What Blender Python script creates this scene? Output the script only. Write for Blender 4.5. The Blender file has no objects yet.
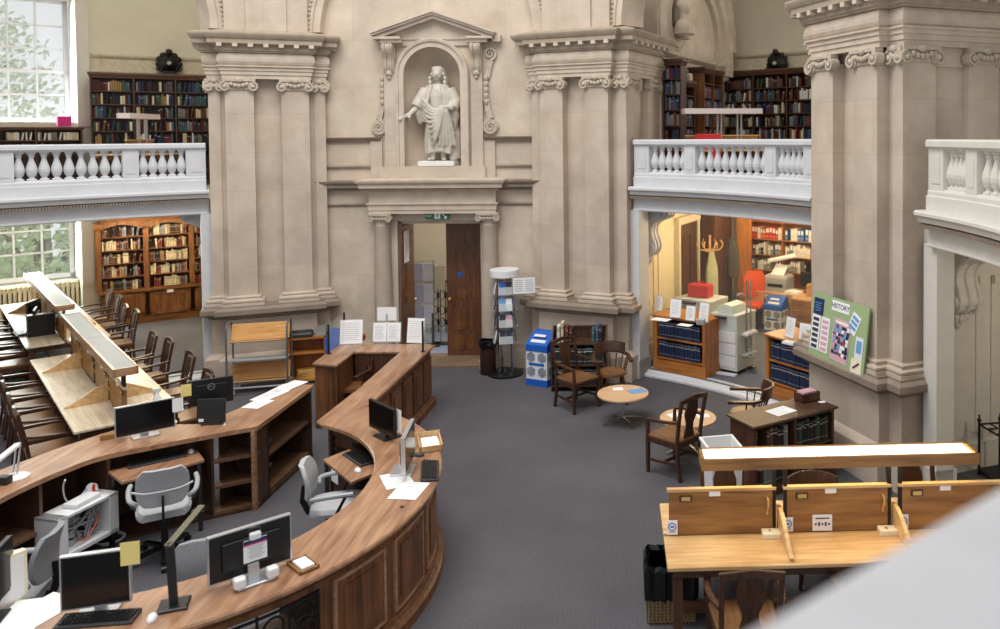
import bpy, bmesh, math, random
from mathutils import Vector, Matrix
random.seed(7)
PI=math.pi; R_=math.radians
S=bpy.context.scene; C=S.collection
# ---------------------------------------------------------------- camera model (a measured pose: position, pitch, roll, lens shift)
CF,CX,CY,CH=799.3,3.6473,-7.027,3.95
PIT,ROL,PX0,PY0=.0297,.0077,645.11,159.29
def ray(px,py):
    a=(px-PX0)/CF; b=(PY0-py)/CF
    c,s=math.cos(ROL),math.sin(ROL); u=c*a+s*b; v=-s*a+c*b
    c,s=math.cos(PIT),math.sin(PIT)
    return Vector((u,c+s*v,-s+c*v))
CO=Vector((CX,CY,CH))
def P(px,py,z):                      # where a sight line meets a level plane
    d=ray(px,py); return CO+d*((z-CH)/d.z)
def PN(px,py,th,r):                  # ... an upright plane facing direction th at distance r
    n=Vector((math.sin(R_(th)),math.cos(R_(th)),0)); d=ray(px,py)
    return CO+d*((r-n.dot(CO))/n.dot(d))
def PR(px,py,r):                     # ... the round wall of radius r
    d=ray(px,py); a=d.x**2+d.y**2; b=CX*d.x+CY*d.y; c=CX**2+CY**2-r*r
    return CO+d*((-b+math.sqrt(b*b-a*c))/a)
def TH(p): return math.degrees(math.atan2(p[0],p[1]))
def pol(th,r,z=0): return Vector((r*math.sin(R_(th)),r*math.cos(R_(th)),z))
# ---------------------------------------------------------------- mesh builder
class MB:
    def __init__(s): s.v=[]; s.f=[]; s.m=[]; s.mi=0
    def add(s,vs,fs):
        o=len(s.v); s.v+=[Vector(v) for v in vs]
        for f in fs: s.f.append([i+o for i in f]); s.m.append(s.mi)
        return s
    def box(s,c,d,rz=0,mx=None):
        x,y,z=d[0]/2,d[1]/2,d[2]/2
        vs=[Vector((i*x,j*y,k*z)) for k in (-1,1) for j in (-1,1) for i in (-1,1)]
        m=Matrix.Translation(c)@(mx if mx is not None else Matrix.Rotation(rz,4,'Z'))
        return s.add([m@v for v in vs],[(0,2,3,1),(4,5,7,6),(0,1,5,4),(2,6,7,3),(0,4,6,2),(1,3,7,5)])
    def b2(s,x0,x1,y0,y1,z0,z1): return s.box(((x0+x1)/2,(y0+y1)/2,(z0+z1)/2),(abs(x1-x0),abs(y1-y0),abs(z1-z0)))
    def prism(s,poly,z0,z1):
        n=len(poly); vs=[(p[0],p[1],z0) for p in poly]+[(p[0],p[1],z1) for p in poly]
        return s.add(vs,[tuple(range(n))[::-1],tuple(range(n,2*n))]+[(i,(i+1)%n,n+(i+1)%n,n+i) for i in range(n)])
    def xprism(s,poly,y0,y1):        # poly in x,z extruded along y
        n=len(poly); vs=[(p[0],y0,p[1]) for p in poly]+[(p[0],y1,p[1]) for p in poly]
        return s.add(vs,[tuple(range(n)),tuple(range(n,2*n))[::-1]]+[(i,(i+1)%n,n+(i+1)%n,n+i) for i in range(n)])
    def yprism(s,poly,x0,x1):        # poly in y,z extruded along x
        n=len(poly); vs=[(x0,p[0],p[1]) for p in poly]+[(x1,p[0],p[1]) for p in poly]
        return s.add(vs,[tuple(range(n)),tuple(range(n,2*n))[::-1]]+[(i,(i+1)%n,n+(i+1)%n,n+i) for i in range(n)])
    def stack(s,poly,prof,cap=True):  # mouldings: the outline offset outward by each (offset,z)
        n=len(poly); L=[]
        for o,z in prof: L+= [(p[0],p[1],z) for p in offs(poly,o)]
        fs=[]
        for k in range(len(prof)-1):
            for i in range(n):
                j=(i+1)%n; fs.append((k*n+i,k*n+j,(k+1)*n+j,(k+1)*n+i))
        if cap: fs+=[tuple(range(n))[::-1],tuple(range((len(prof)-1)*n,len(prof)*n))]
        return s.add(L,fs)
    def rings(s,loops,cap=True,closed=True):
        n=len(loops[0]); L=[p for l in loops for p in l]; fs=[]
        for k in range(len(loops)-1):
            for i in range(n if closed else n-1):
                j=(i+1)%n; fs.append((k*n+i,k*n+j,(k+1)*n+j,(k+1)*n+i))
        if cap: fs+=[tuple(range(n))[::-1],tuple(range((len(loops)-1)*n,len(loops)*n))]
        return s.add(L,fs)
    def lathe(s,prof,n=16,c=(0,0,0),mx=None):
        L=[]
        for r,z in prof:
            l=[Vector((r*math.cos(2*PI*i/n),r*math.sin(2*PI*i/n),z)) for i in range(n)]
            if mx is not None: l=[mx@v for v in l]
            L.append([v+Vector(c) for v in l])
        return s.rings(L)
    def tube(s,pts,r,n=8,closed=False):
        pts=[Vector(p) for p in pts]; m=len(pts); rs=r if isinstance(r,(list,tuple)) else [r]*m
        L=[]; ref=None
        for i,p in enumerate(pts):
            if closed: t=pts[(i+1)%m]-pts[i-1]
            else: t=pts[min(i+1,m-1)]-pts[max(i-1,0)]
            t.normalize()
            if ref is None: ref=Vector((0,0,1)) if abs(t.z)<.9 else Vector((1,0,0))
            a=ref-t*ref.dot(t)
            if a.length<1e-4: a=t.orthogonal()
            a.normalize(); ref=a; b=t.cross(a)
            L.append([p+(a*math.cos(2*PI*k/n)+b*math.sin(2*PI*k/n))*rs[i] for k in range(n)])
        if closed: L.append(L[0]); return s.rings(L,cap=False)
        return s.rings(L)
    def bar(s,p0,p1,w,h,up=(0,0,1)):  # rectangular bar: w across, h along up
        p0,p1=Vector(p0),Vector(p1); t=(p1-p0); l=t.length; t.normalize(); u=Vector(up)
        if abs(t.dot(u))>.99: u=Vector((0,1,0))
        a=t.cross(u).normalized(); b=a.cross(t)
        m=Matrix((a,t,b)).transposed().to_4x4()
        return s.box((p0+p1)/2,(w,l,h),mx=m)
    def path(s,pts,w,h,up=(0,0,1)):   # rectangular section swept along a bent path
        pts=[Vector(p) for p in pts]; L=[]; m=len(pts)
        ws=w if isinstance(w,(list,tuple)) else [w]*m
        for i,p in enumerate(pts):
            t=(pts[min(i+1,m-1)]-pts[max(i-1,0)]).normalized(); u=Vector(up)
            a=t.cross(u).normalized(); b=a.cross(t).normalized()
            x=ws[i]/2; L.append([p+a*x+b*h/2,p-a*x+b*h/2,p-a*x-b*h/2,p+a*x-b*h/2])
        return s.rings(L)
    def arc(s,r0,r1,z0,z1,a0,a1,n=24,c=(0,0)):   # ring segment about c, angles from +Y clockwise (degrees)
        L=[]
        for i in range(n+1):
            t=R_(a0+(a1-a0)*i/n); x,y=math.sin(t),math.cos(t)
            L.append([(c[0]+r0*x,c[1]+r0*y,z0),(c[0]+r1*x,c[1]+r1*y,z0),(c[0]+r1*x,c[1]+r1*y,z1),(c[0]+r0*x,c[1]+r0*y,z1)])
        return s.rings(L)
    def arcprof(s,prof,a0,a1,n=24,c=(0,0)):      # closed (r,z) profile swept round c
        L=[]
        for i in range(n+1):
            t=R_(a0+(a1-a0)*i/n); x,y=math.sin(t),math.cos(t)
            L.append([(c[0]+r*x,c[1]+r*y,z) for r,z in prof])
        return s.rings(L)
    def ball(s,c,r,n=10,sc=(1,1,1)):
        k=max(4,n//2+1); prof=[]
        for i in range(k+1):
            a=-PI/2+PI*i/k; prof.append((max(1e-4,math.cos(a)*r),math.sin(a)*r))
        L=[]
        for q,z in prof: L.append([(c[0]+q*math.cos(2*PI*i/n)*sc[0],c[1]+q*math.sin(2*PI*i/n)*sc[1],c[2]+z*sc[2]) for i in range(n)])
        return s.rings(L)
    def spiral(s,c,r,turns,w,y0,y1,dirn=1,a0=0,n=26,ax='x'):   # flat volute in the x,z plane, thick along y
        L=[]
        for i in range(n+1):
            t=i/n; a=a0+dirn*turns*2*PI*t; q=r*(1-.82*t); ww=w*(1-.6*t)
            x,z=math.cos(a),math.sin(a)
            pts=[(q,y0),(q-ww,y0),(q-ww,y1),(q,y1)]
            if ax=='x': L.append([(c[0]+k*x,c[1]+y,c[2]+k*z) for k,y in pts])
            else: L.append([(c[0]+y,c[1]+k*x,c[2]+k*z) for k,y in pts])
        return s.rings(L)
    def xf(s,m,i0=0):
        for i in range(i0,len(s.v)): s.v[i]=m@s.v[i]
        return s
    def mesh(s,name,mats):
        me=bpy.data.meshes.new(name); bm=bmesh.new()
        vs=[bm.verts.new(v) for v in s.v]
        for f,mi in zip(s.f,s.m):
            try: q=bm.faces.new([vs[i] for i in f]); q.material_index=mi
            except ValueError: pass
        bmesh.ops.recalc_face_normals(bm,faces=bm.faces[:])
        bm.to_mesh(me); bm.free()
        for m in (mats if isinstance(mats,(list,tuple)) else [mats]): me.materials.append(m)
        return me
    def build(s,name,mats,parent=None,smooth=False,bevel=0,loc=None,rz=0):
        me=s.mesh(name,mats); o=bpy.data.objects.new(name,me); C.objects.link(o)
        if parent: o.parent=parent
        if loc is not None: o.location=loc
        if rz: o.rotation_euler[2]=rz
        if smooth:
            me.polygons.foreach_set('use_smooth',[True]*len(me.polygons))
            try: me.set_sharp_from_angle(angle=R_(40))
            except Exception: pass
        if bevel:
            b=o.modifiers.new('b','BEVEL'); b.width=bevel; b.segments=2; b.limit_method='ANGLE'; b.angle_limit=R_(50)
        return o
def offs(poly,o):
    n=len(poly); out=[]
    ar=sum(poly[i][0]*poly[(i+1)%n][1]-poly[(i+1)%n][0]*poly[i][1] for i in range(n)); sg=1 if ar>0 else -1
    for i in range(n):
        p0,p1,p2=Vector(poly[i-1][:2]),Vector(poly[i][:2]),Vector(poly[(i+1)%n][:2])
        d1=(p1-p0).normalized(); d2=(p2-p1).normalized()
        n1=Vector((d1.y,-d1.x))*sg; n2=Vector((d2.y,-d2.x))*sg
        k=(n1+n2); q=k.length_squared
        k=k*(2/q) if q>.1 else n1
        out.append(p1+k*o)
    return out
def thing(name,label,cat,loc=(0,0,0),rz=0,group=None,kind=None):
    o=bpy.data.objects.new(name,None); C.objects.link(o); o.empty_display_size=.1
    o.location=loc; o.rotation_euler[2]=rz
    tag(o,label,cat,group,kind); return o
def tag(o,label=None,cat=None,group=None,kind=None):
    if label: o['label']=label
    if cat: o['category']=cat
    if group: o['group']=group
    if kind: o['kind']=kind
    return o
def struct(o): o['kind']='structure'; return o
def dup(root,loc,rz,label=None,group=None):
    r=root.copy(); C.objects.link(r); r.location=loc; r.rotation_euler=(0,0,rz)
    if label: r['label']=label
    if group: r['group']=group
    for ch in list(root.children):
        c=ch.copy(); C.objects.link(c); c.parent=r
        for g in list(ch.children):
            d=g.copy(); C.objects.link(d); d.parent=c
    return r
# ---------------------------------------------------------------- materials
def lin(c):
    if isinstance(c,str): c=[int(c[i:i+2],16)/255 for i in (1,3,5)]
    return tuple((x/12.92 if x<=.04045 else ((x+.055)/1.055)**2.4) for x in c)+(1,)
def newmat(name):
    m=bpy.data.materials.new(name); m.use_nodes=True; nt=m.node_tree
    return m,nt,nt.nodes['Principled BSDF']
def N(nt,t,**k):
    n=nt.nodes.new(t)
    for a,b in k.items(): setattr(n,a,b)
    return n
def coords(nt,scale=(1,1,1),rot=(0,0,0)):
    tc=N(nt,'ShaderNodeTexCoord'); mp=N(nt,'ShaderNodeMapping')
    mp.inputs['Scale'].default_value=scale; mp.inputs['Rotation'].default_value=rot
    nt.links.new(tc.outputs['Object'],mp.inputs['Vector']); return mp.outputs[0]
def plain(name,col,rough=.5,metal=0,var=0,scale=8,bump=0,spec=None,emit=0):
    m,nt,b=newmat(name); b.inputs['Base Color'].default_value=lin(col); b.inputs['Roughness'].default_value=rough; b.inputs['Metallic'].default_value=metal
    if spec is not None: b.inputs['Specular IOR Level'].default_value=spec
    if var or bump:
        v=coords(nt); nz=N(nt,'ShaderNodeTexNoise'); nz.inputs['Scale'].default_value=scale; nz.inputs['Detail'].default_value=5
        nt.links.new(v,nz.inputs['Vector'])
        if var:
            r=N(nt,'ShaderNodeValToRGB'); c=lin(col)
            r.color_ramp.elements[0].position=.3; r.color_ramp.elements[1].position=.7
            r.color_ramp.elements[0].color=[x*(1-var) for x in c[:3]]+[1]; r.color_ramp.elements[1].color=[min(1,x*(1+var)) for x in c[:3]]+[1]
            nt.links.new(nz.outputs['Fac'],r.inputs['Fac']); nt.links.new(r.outputs[0],b.inputs['Base Color'])
        if bump:
            bp=N(nt,'ShaderNodeBump'); bp.inputs['Strength'].default_value=bump; bp.inputs['Distance'].default_value=.01
            nt.links.new(nz.outputs['Fac'],bp.inputs['Height']); nt.links.new(bp.outputs[0],b.inputs['Normal'])
    if emit: b.inputs['Emission Color'].default_value=lin(col); b.inputs['Emission Strength'].default_value=emit
    return m
def wood(name,c0,c1,rough=.4,axis='x',scale=1.0,coat=0):
    m,nt,b=newmat(name); sc={'x':(1.2,14,14),'y':(14,1.2,14),'z':(14,14,1.2)}[axis]
    v=coords(nt,[k*scale for k in sc]); nz=N(nt,'ShaderNodeTexNoise'); nz.inputs['Scale'].default_value=2.2; nz.inputs['Detail'].default_value=8; nz.inputs['Distortion'].default_value=.6
    nt.links.new(v,nz.inputs['Vector'])
    v2=coords(nt,(1.5,1.5,1.5)); n2=N(nt,'ShaderNodeTexNoise'); n2.inputs['Scale'].default_value=1.5; nt.links.new(v2,n2.inputs['Vector'])
    ma=N(nt,'ShaderNodeMath',operation='ADD'); mu=N(nt,'ShaderNodeMath',operation='MULTIPLY'); mu.inputs[1].default_value=.5
    nt.links.new(nz.outputs['Fac'],ma.inputs[0]); nt.links.new(n2.outputs['Fac'],mu.inputs[0]); nt.links.new(mu.outputs[0],ma.inputs[1])
    r=N(nt,'ShaderNodeValToRGB'); e=r.color_ramp.elements; e[0].position=.52; e[1].position=.95; e[0].color=lin(c0); e[1].color=lin(c1)
    nt.links.new(ma.outputs[0],r.inputs['Fac']); nt.links.new(r.outputs[0],b.inputs['Base Color'])
    b.inputs['Roughness'].default_value=rough
    if coat: b.inputs['Coat Weight'].default_value=coat; b.inputs['Coat Roughness'].default_value=.25
    return m
def stone(name,c0,c1,bw=1.1,bh=.62,line=.8,soft=.25):
    m,nt,b=newmat(name); v=coords(nt)
    sp=N(nt,'ShaderNodeSeparateXYZ'); nt.links.new(v,sp.inputs[0])
    ad=N(nt,'ShaderNodeMath',operation='ADD'); nt.links.new(sp.outputs[0],ad.inputs[0]); nt.links.new(sp.outputs[1],ad.inputs[1])
    cb=N(nt,'ShaderNodeCombineXYZ'); nt.links.new(ad.outputs[0],cb.inputs[0]); nt.links.new(sp.outputs[2],cb.inputs[1])
    br=N(nt,'ShaderNodeTexBrick'); br.inputs['Scale'].default_value=1; br.inputs['Mortar Size'].default_value=.004; br.inputs['Mortar Smooth'].default_value=.6
    br.inputs['Brick Width'].default_value=bw; br.inputs['Row Height'].default_value=bh
    br.inputs['Color1'].default_value=(.94,.94,.94,1); br.inputs['Color2'].default_value=(1.04,1.03,1.0,1); br.inputs['Mortar'].default_value=(line,line,line,1)
    nt.links.new(cb.outputs[0],br.inputs['Vector'])
    nz=N(nt,'ShaderNodeTexNoise'); nz.inputs['Scale'].default_value=1.6; nz.inputs['Detail'].default_value=9; nz.inputs['Roughness'].default_value=.62; nt.links.new(v,nz.inputs['Vector'])
    r=N(nt,'ShaderNodeValToRGB'); e=r.color_ramp.elements; e[0].position=.5-soft; e[1].position=.5+soft; e[0].color=lin(c0); e[1].color=lin(c1)
    nt.links.new(nz.outputs['Fac'],r.inputs['Fac'])
    mx=N(nt,'ShaderNodeMix',data_type='RGBA',blend_type='MULTIPLY'); mx.inputs[0].default_value=1
    nt.links.new(r.outputs[0],mx.inputs[6]); nt.links.new(br.outputs['Color'],mx.inputs[7]); nt.links.new(mx.outputs[2],b.inputs['Base Color'])
    b.inputs['Roughness'].default_value=.75; b.inputs['Specular IOR Level'].default_value=.25
    n2=N(nt,'ShaderNodeTexNoise'); n2.inputs['Scale'].default_value=30; nt.links.new(v,n2.inputs['Vector'])
    bp=N(nt,'ShaderNodeBump'); bp.inputs['Strength'].default_value=.12; bp.inputs['Distance'].default_value=.01; nt.links.new(n2.outputs['Fac'],bp.inputs['Height']); nt.links.new(bp.outputs[0],b.inputs['Normal'])
    return m
def glassm(name,alpha,tint='#dfe8e4'):
    m,nt,b=newmat(name); b.inputs['Base Color'].default_value=lin(tint); b.inputs['Roughness'].default_value=.05
    b.inputs['Alpha'].default_value=alpha; return m
def carpet(name,c0,c1):
    m,nt,b=newmat(name); v=coords(nt)
    n1=N(nt,'ShaderNodeTexNoise'); n1.inputs['Scale'].default_value=55; n1.inputs['Detail'].default_value=3; nt.links.new(v,n1.inputs['Vector'])
    n2=N(nt,'ShaderNodeTexNoise'); n2.inputs['Scale'].default_value=.7; n2.inputs['Detail'].default_value=4; nt.links.new(v,n2.inputs['Vector'])
    w=N(nt,'ShaderNodeTexWave'); w.inputs['Scale'].default_value=9; w.inputs['Distortion'].default_value=1.5; nt.links.new(v,w.inputs['Vector'])
    a=N(nt,'ShaderNodeMath',operation='MULTIPLY_ADD'); a.inputs[1].default_value=.45; nt.links.new(n1.outputs['Fac'],a.inputs[0])
    b2=N(nt,'ShaderNodeMath',operation='MULTIPLY_ADD'); b2.inputs[1].default_value=.45; nt.links.new(n2.outputs['Fac'],b2.inputs[0])
    c2=N(nt,'ShaderNodeMath',operation='MULTIPLY'); c2.inputs[1].default_value=.05; nt.links.new(w.outputs['Fac'],c2.inputs[0])
    nt.links.new(c2.outputs[0],b2.inputs[2]); nt.links.new(b2.outputs[0],a.inputs[2])
    r=N(nt,'ShaderNodeValToRGB'); e=r.color_ramp.elements; e[0].position=.3; e[1].position=.7; e[0].color=lin(c0); e[1].color=lin(c1)
    nt.links.new(a.outputs[0],r.inputs['Fac']); nt.links.new(r.outputs[0],b.inputs['Base Color']); b.inputs['Roughness'].default_value=.95; b.inputs['Specular IOR Level'].default_value=.1
    bp=N(nt,'ShaderNodeBump'); bp.inputs['Strength'].default_value=.4; bp.inputs['Distance'].default_value=.01; nt.links.new(n1.outputs['Fac'],bp.inputs['Height']); nt.links.new(bp.outputs[0],b.inputs['Normal'])
    return m
M={}
M['stone']=stone('stone','#ad9c8c','#d4c6b7',soft=.27)
M['stonewall']=stone('stonewall','#b3a18f','#dacdbc',1.3,.8,soft=.27)
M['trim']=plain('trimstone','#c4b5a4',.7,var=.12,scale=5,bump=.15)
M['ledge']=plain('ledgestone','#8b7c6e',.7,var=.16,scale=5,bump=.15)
M['carving']=plain('carving','#baac9b',.75,var=.16,scale=30,bump=.4)
M['marble']=plain('marble','#c6bfb2',.55,var=.12,scale=9,bump=.2)
M['marblew']=plain('marblew','#e4e2de',.5,var=.04)
M['white']=plain('whitestone','#cdced1',.6,var=.05,scale=6,bump=.05)
M['whitew']=plain('whitewarm','#d2cfc6',.6,var=.04,scale=6,bump=.05)
M['cream']=plain('cream','#d8cdb0',.65,var=.04)
M['plaster']=plain('plaster','#d6d1be',.8,var=.05,scale=2)
M['plasterc']=plain('plastercream','#ded7c4',.8,var=.04,scale=2)
M['carpet']=carpet('carpet','#4d4b50','#6a686c')
M['carpetb']=carpet('carpetblue','#595b62','#72747c')
M['desk']=wood('desk','#80583e','#b68c6b',.38,'y',.6,.3)
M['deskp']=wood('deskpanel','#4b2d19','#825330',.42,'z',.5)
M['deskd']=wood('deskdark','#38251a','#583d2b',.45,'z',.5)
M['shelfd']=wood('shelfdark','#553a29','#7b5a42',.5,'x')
M['oakd']=wood('oakdark','#3c2419','#5c3a27',.4,'z')
M['oakdx']=wood('oakdarkx','#3c2419','#5c3a27',.4,'x')
M['chair']=wood('chairwood','#301d14','#523424',.35,'z',1.2)
M['seat']=wood('seatwood','#644228','#916844',.35,'y',1)
M['door']=wood('doorwood','#4f3122','#73492f',.4,'z',.6)
M['carrel']=wood('carrel','#b98e5c','#e0bd8a',.35,'x',.7)
M['carrell']=wood('carrelglare','#c3ad8e','#e2d6c0',.3,'x',.7)  # carrel wood with the window's glare put into its colour
M['carrelp']=wood('carrelpanel','#80572e','#a97a46',.4,'x',.7)
M['trolley']=wood('trolleywood','#c08846','#dca966',.4,'x',.7)
M['orange']=wood('orangewood','#96592a','#c4823f',.4,'x',.7)
M['orangez']=wood('orangewoodz','#96592a','#c4823f',.4,'z',.7)
M['beech']=wood('beech','#cda37c','#dfbb96',.4,'x',.5)
M['black']=plain('black','#131314',.4)
M['screen']=plain('screen','#0a0a0c',.18)
M['dgrey']=plain('dgrey','#2e2f33',.5)
M['iron']=plain('iron','#1f1c1b',.5,.3)
M['grey']=plain('greyfab','#8f9094',.9,var=.15,scale=120,bump=.2)
M['greyl']=plain('greyfablight','#b1b1b3',.9,var=.12,scale=120,bump=.2)
M['plast']=plain('plasticgrey','#a7abad',.45)
M['silver']=plain('silver','#c9cbce',.3,.7)
M['chrome']=plain('chrome','#cfd2d4',.18,1)
M['wplas']=plain('whiteplastic','#e6e7e8',.4)
M['paper']=plain('paper','#f2f2f2',.8)
M['paperc']=plain('papercream','#efe4c8',.8)
M['brass']=plain('brass','#d8bb78',.35,.5)
M['golden']=wood('goldenwood','#4d2e17','#8a5a2c',.42,'x',.7)
M['goldenz']=wood('goldenwoodz','#4d2e17','#8a5a2c',.42,'z',.7)
M['yellow']=plain('yellownote','#f0dc8a',.8)
M['blue']=plain('blueplastic','#1f5fbe',.4)
M['lblue']=plain('lightblue','#6da2d6',.6)
M['navy']=plain('navy','#1d2c57',.6)
M['red']=plain('red','#c22526',.45)
M['orangepl']=plain('orangeplastic','#d9541f',.5)
M['green']=plain('green','#9bb383',.8)
M['pink']=plain('pink','#d7a9b4',.8)
M['magenta']=plain('magenta','#c8287a',.7)
M['ink']=plain('ink','#3a3d48',.8)
M['inkl']=plain('inklight','#a5a8b0',.8)
M['exit']=plain('exitgreen','#0d6b46',.5)
M['glass']=glassm('glass',.12)
M['glassd']=glassm('glassdoor',.045)
M['perspex']=glassm('perspex',.35,'#e8eef0')
M['frieze']=plain('frieze','#d2c7ae',.75,var=.14,scale=14,bump=.5)
M['sill']=plain('doorsill','#7c6654',.7,var=.15)
M['parapet']=plain('parapetstone','#b4b4b7',.6,var=.05)
M['cornice']=plain('cornicestone','#a59684',.7,var=.14,scale=5,bump=.15)
M['wicker']=plain('wicker','#a98a5c',.8,var=.2,scale=60,bump=.4)
M['wickd']=plain('wickerdark','#5d4a33',.8)
M['bag']=plain('binbag','#0d0d0f',.22,var=.3,scale=20,bump=.5)
M['tube']=plain('fluorescent','#fff4d8',.5,emit=3.2)
M['copier']=plain('copier','#c9d0c9',.5)
M['card']=plain('cardboard','#b98b5a',.8,var=.1)
def bookmats():
    d=dict(red='#702a28',maroon='#48221f',brown='#5f4030',tan='#93784f',navy='#272f47',blue='#3f5675',teal='#3f5b60',green='#39503a',black='#222226',grey='#77787a',cream='#cbbf9f',white='#dcd9d0')
    return {k:plain('book_'+k,v,.7) for k,v in d.items()}
BK=bookmats()
M['dblue']=plain('volumeblue','#1c2b4d',.55,var=.1)
M['dgreen']=plain('volumegreen','#20382e',.6,var=.1)
M['gilt']=plain('gilt','#b9b7ac',.5)
M['leaf']=plain('leaf','#d3ddc8',.9,var=.1,scale=6)  # bleached in colour so the crown looks washed out by daylight
M['leafd']=plain('leafbleached','#b9d3a2',.9,var=.2,scale=6)  # greener leaf, daylight bleaching painted in as well
M['grass']=plain('grass','#9db58a',.9,var=.2,scale=3)
M['bark']=plain('bark','#5b5044',.9)
# ================================================================ THE ROOM
def radial(name,th,r=6.5):           # structure empty facing the room's centre; local x = along, local y = outwards
    o=bpy.data.objects.new(name,None); C.objects.link(o); o.location=pol(th,r); o.rotation_euler[2]=-R_(th); return struct(o)
# floors
fl=struct(MB().arc(.001,7.12,-.12,0,0,360,96).build('floor',M['carpet']))
b=MB(); b.arc(7.12,14.2,-.12,.08,-72,-22.5,40); b.arc(7.12,14.2,-.12,.08,22.5,112,60); fl=struct(b.build('floor_ring',M['carpetb']))
b=MB().arcprof([(6.98,0),(7.13,0),(7.13,.082),(7.09,.09),(7.06,.06),(7.0,.055),(6.98,.03)],-59.2,-30.8,20)
b.arc(7.2,7.26,.08,.092,-59.2,-30.8,20)
struct(b.build('trim_1',M['white']))
b=MB().arcprof([(6.98,0),(7.13,0),(7.13,.082),(7.09,.09),(7.06,.06),(7.0,.055),(6.98,.03)],31,59,20); b.arc(7.2,7.26,.08,.092,31,59,20)
struct(b.build('trim_2',M['white']))
b=MB().arcprof([(6.98,0),(7.13,0),(7.13,.082),(7.09,.09),(7.06,.06),(7.0,.055),(6.98,.03)],76,112,20)
struct(b.build('trim_3',M['white']))
# ---- piers
NP=[(-.66,0),(.66,0),(.66,.14),(.89,.14),(.89,1.6),(-.89,1.6),(-.89,.14),(-.66,.14)]
NQ=[(-.66,0),(.66,0),(.66,.14),(.87,.14),(.87,.5),(-.87,.5),(-.87,.14),(-.66,.14)]
def capital(mb,x,y,w,z,rot=0):
    i0=len(mb.v)
    mb.b2(-w/2-.03,w/2+.03,-.05,.06,.155,.2)                 # abacus
    mb.b2(-w/2+.02,w/2-.02,-.02,.04,.02,.155)
    for s_ in (-1,1):
        cx=s_*(w/2-.01)
        mb.spiral((cx,0,.07),.092,1.6,.03,-.07,.05,dirn=-s_,a0=PI/2)
        mx=Matrix.Translation((cx,0,.07))@Matrix.Rotation(PI/2,4,'X')
        mb.lathe([(.078,-.05),(.082,.035),(.02,.05),(.03,.07),(.002,.085)],12,mx=mx)
    for k in range(5):
        q=(k-2)/2.2; mb.ball((q*w*.3,-.045,.085+.03*abs(q)**2),.036,7,(1,.8,1))
    mb.ball((0,-.05,.17),.05,8,(1.2,.7,.9))
    mb.xf(Matrix.Translation((x,y,z))@Matrix.Rotation(rot,4,'Z'),i0)
def pilaster(mb,u0,u1,v0,v1,z0,z1):
    mb.b2(u0,u1,v0,v1,z0,z1)
def pilbase(mb,poly):
    mb.stack(poly,[(.1,1.255),(.1,1.295),(.075,1.3),(.095,1.315),(.095,1.34),(.05,1.35),(.035,1.37),(.05,1.38),(.05,1.395),(0,1.41)])
def make_pier(name,th):
    r=radial(name,th)
    b=MB().stack(NQ,[(.12,0),(.12,.4),(.03,.47),(.02,.47),(.02,1.03)])
    pd=b.build('pedestal',M['stone'],r)
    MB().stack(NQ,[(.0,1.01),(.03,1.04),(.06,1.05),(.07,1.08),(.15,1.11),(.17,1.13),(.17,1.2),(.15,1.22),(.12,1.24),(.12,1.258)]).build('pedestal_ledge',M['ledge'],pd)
    b=MB().b2(-.76,.76,.17,1.6,1.2,5.0); b.b2(-.8,.8,.2,1.58,4.7,5.2)
    b.b2(-.87,.87,1.55,6.3,0,8.6)
    b.build('pier_core',M['stone'],r)
    for u0,u1 in ((-.621,-.203),(.203,.621)):
        p=[(u0,0),(u1,0),(u1,.2),(u0,.2)]
        b=MB().b2(u0,u1,0,.2,1.3,4.8); pilbase(b,p); pp=b.build('pilaster',M['stone'],r)
        b=MB(); capital(b,(u0+u1)/2,0,u1-u0,4.715); b.build('capital',M['carving'],pp)
    for s_ in (-1,1):
        for v0,v1 in ((.146,.605),(1.093,1.54)):
            x0,x1=(.7,.872) if s_>0 else (-.872,-.7)
            b=MB().b2(x0,x1,v0,v1,1.3 if v0<1 else 3.0,4.8)
            if v0<1: pilbase(b,[(x0,v0),(x1,v0),(x1,v1),(x0,v1)])
            pp=b.build('pilaster',M['stone'],r)
            b=MB(); capital(b,s_*.872,(v0+v1)/2,v1-v0,4.715,s_*PI/2)
            if v0<.2: capital(b,s_*.78,v0,.17,4.715)
            b.build('capital',M['carving'],pp)
    b=MB().stack(NP,[(-.06,4.915),(0,4.915),(0,4.975),(.018,4.98),(.018,5.04),(.036,5.045),(.036,5.085),(.065,5.105),(.065,5.125),(.02,5.13),(.045,5.155),(.06,5.19),(.062,5.235),(.05,5.285),(.02,5.325),(0,5.33)])
    ent=b.build('entablature',M['trim'],r)
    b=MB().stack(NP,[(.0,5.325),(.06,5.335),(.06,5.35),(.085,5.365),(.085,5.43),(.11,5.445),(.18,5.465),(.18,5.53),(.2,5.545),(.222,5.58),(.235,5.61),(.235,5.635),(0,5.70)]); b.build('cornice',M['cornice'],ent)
    b=MB()
    pts=offs(NP,.125)
    for i in range(len(pts)):
        p,q=pts[i],pts[(i+1)%len(pts)]; L=(q-p).length
        if L<.5 or i==4: continue
        n=max(1,int(L/.215)); d=(q-p).normalized(); an=math.atan2(d.y,d.x)
        for k in range(n):
            c=p+d*((k+.5)*L/n); b.box((c.x,c.y,5.44),(.075,.115,.055),rz=an)
    b.build('modillions',M['trim'],ent)
    # wall above between the arches
    b=MB().b2(-.62,.62,.08,.62,5.7,8.6); b.b2(-.3,.3,.04,.2,5.7,8.6); b.build('spandrel',M['stone'],r)
    return r
for nm,th in (('wall_pier_far_left',-67.5),('wall_pier_left',-22.5),('wall_pier_middle',22.5),('wall_pier_right',67.5)): make_pier(nm,th)
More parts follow.
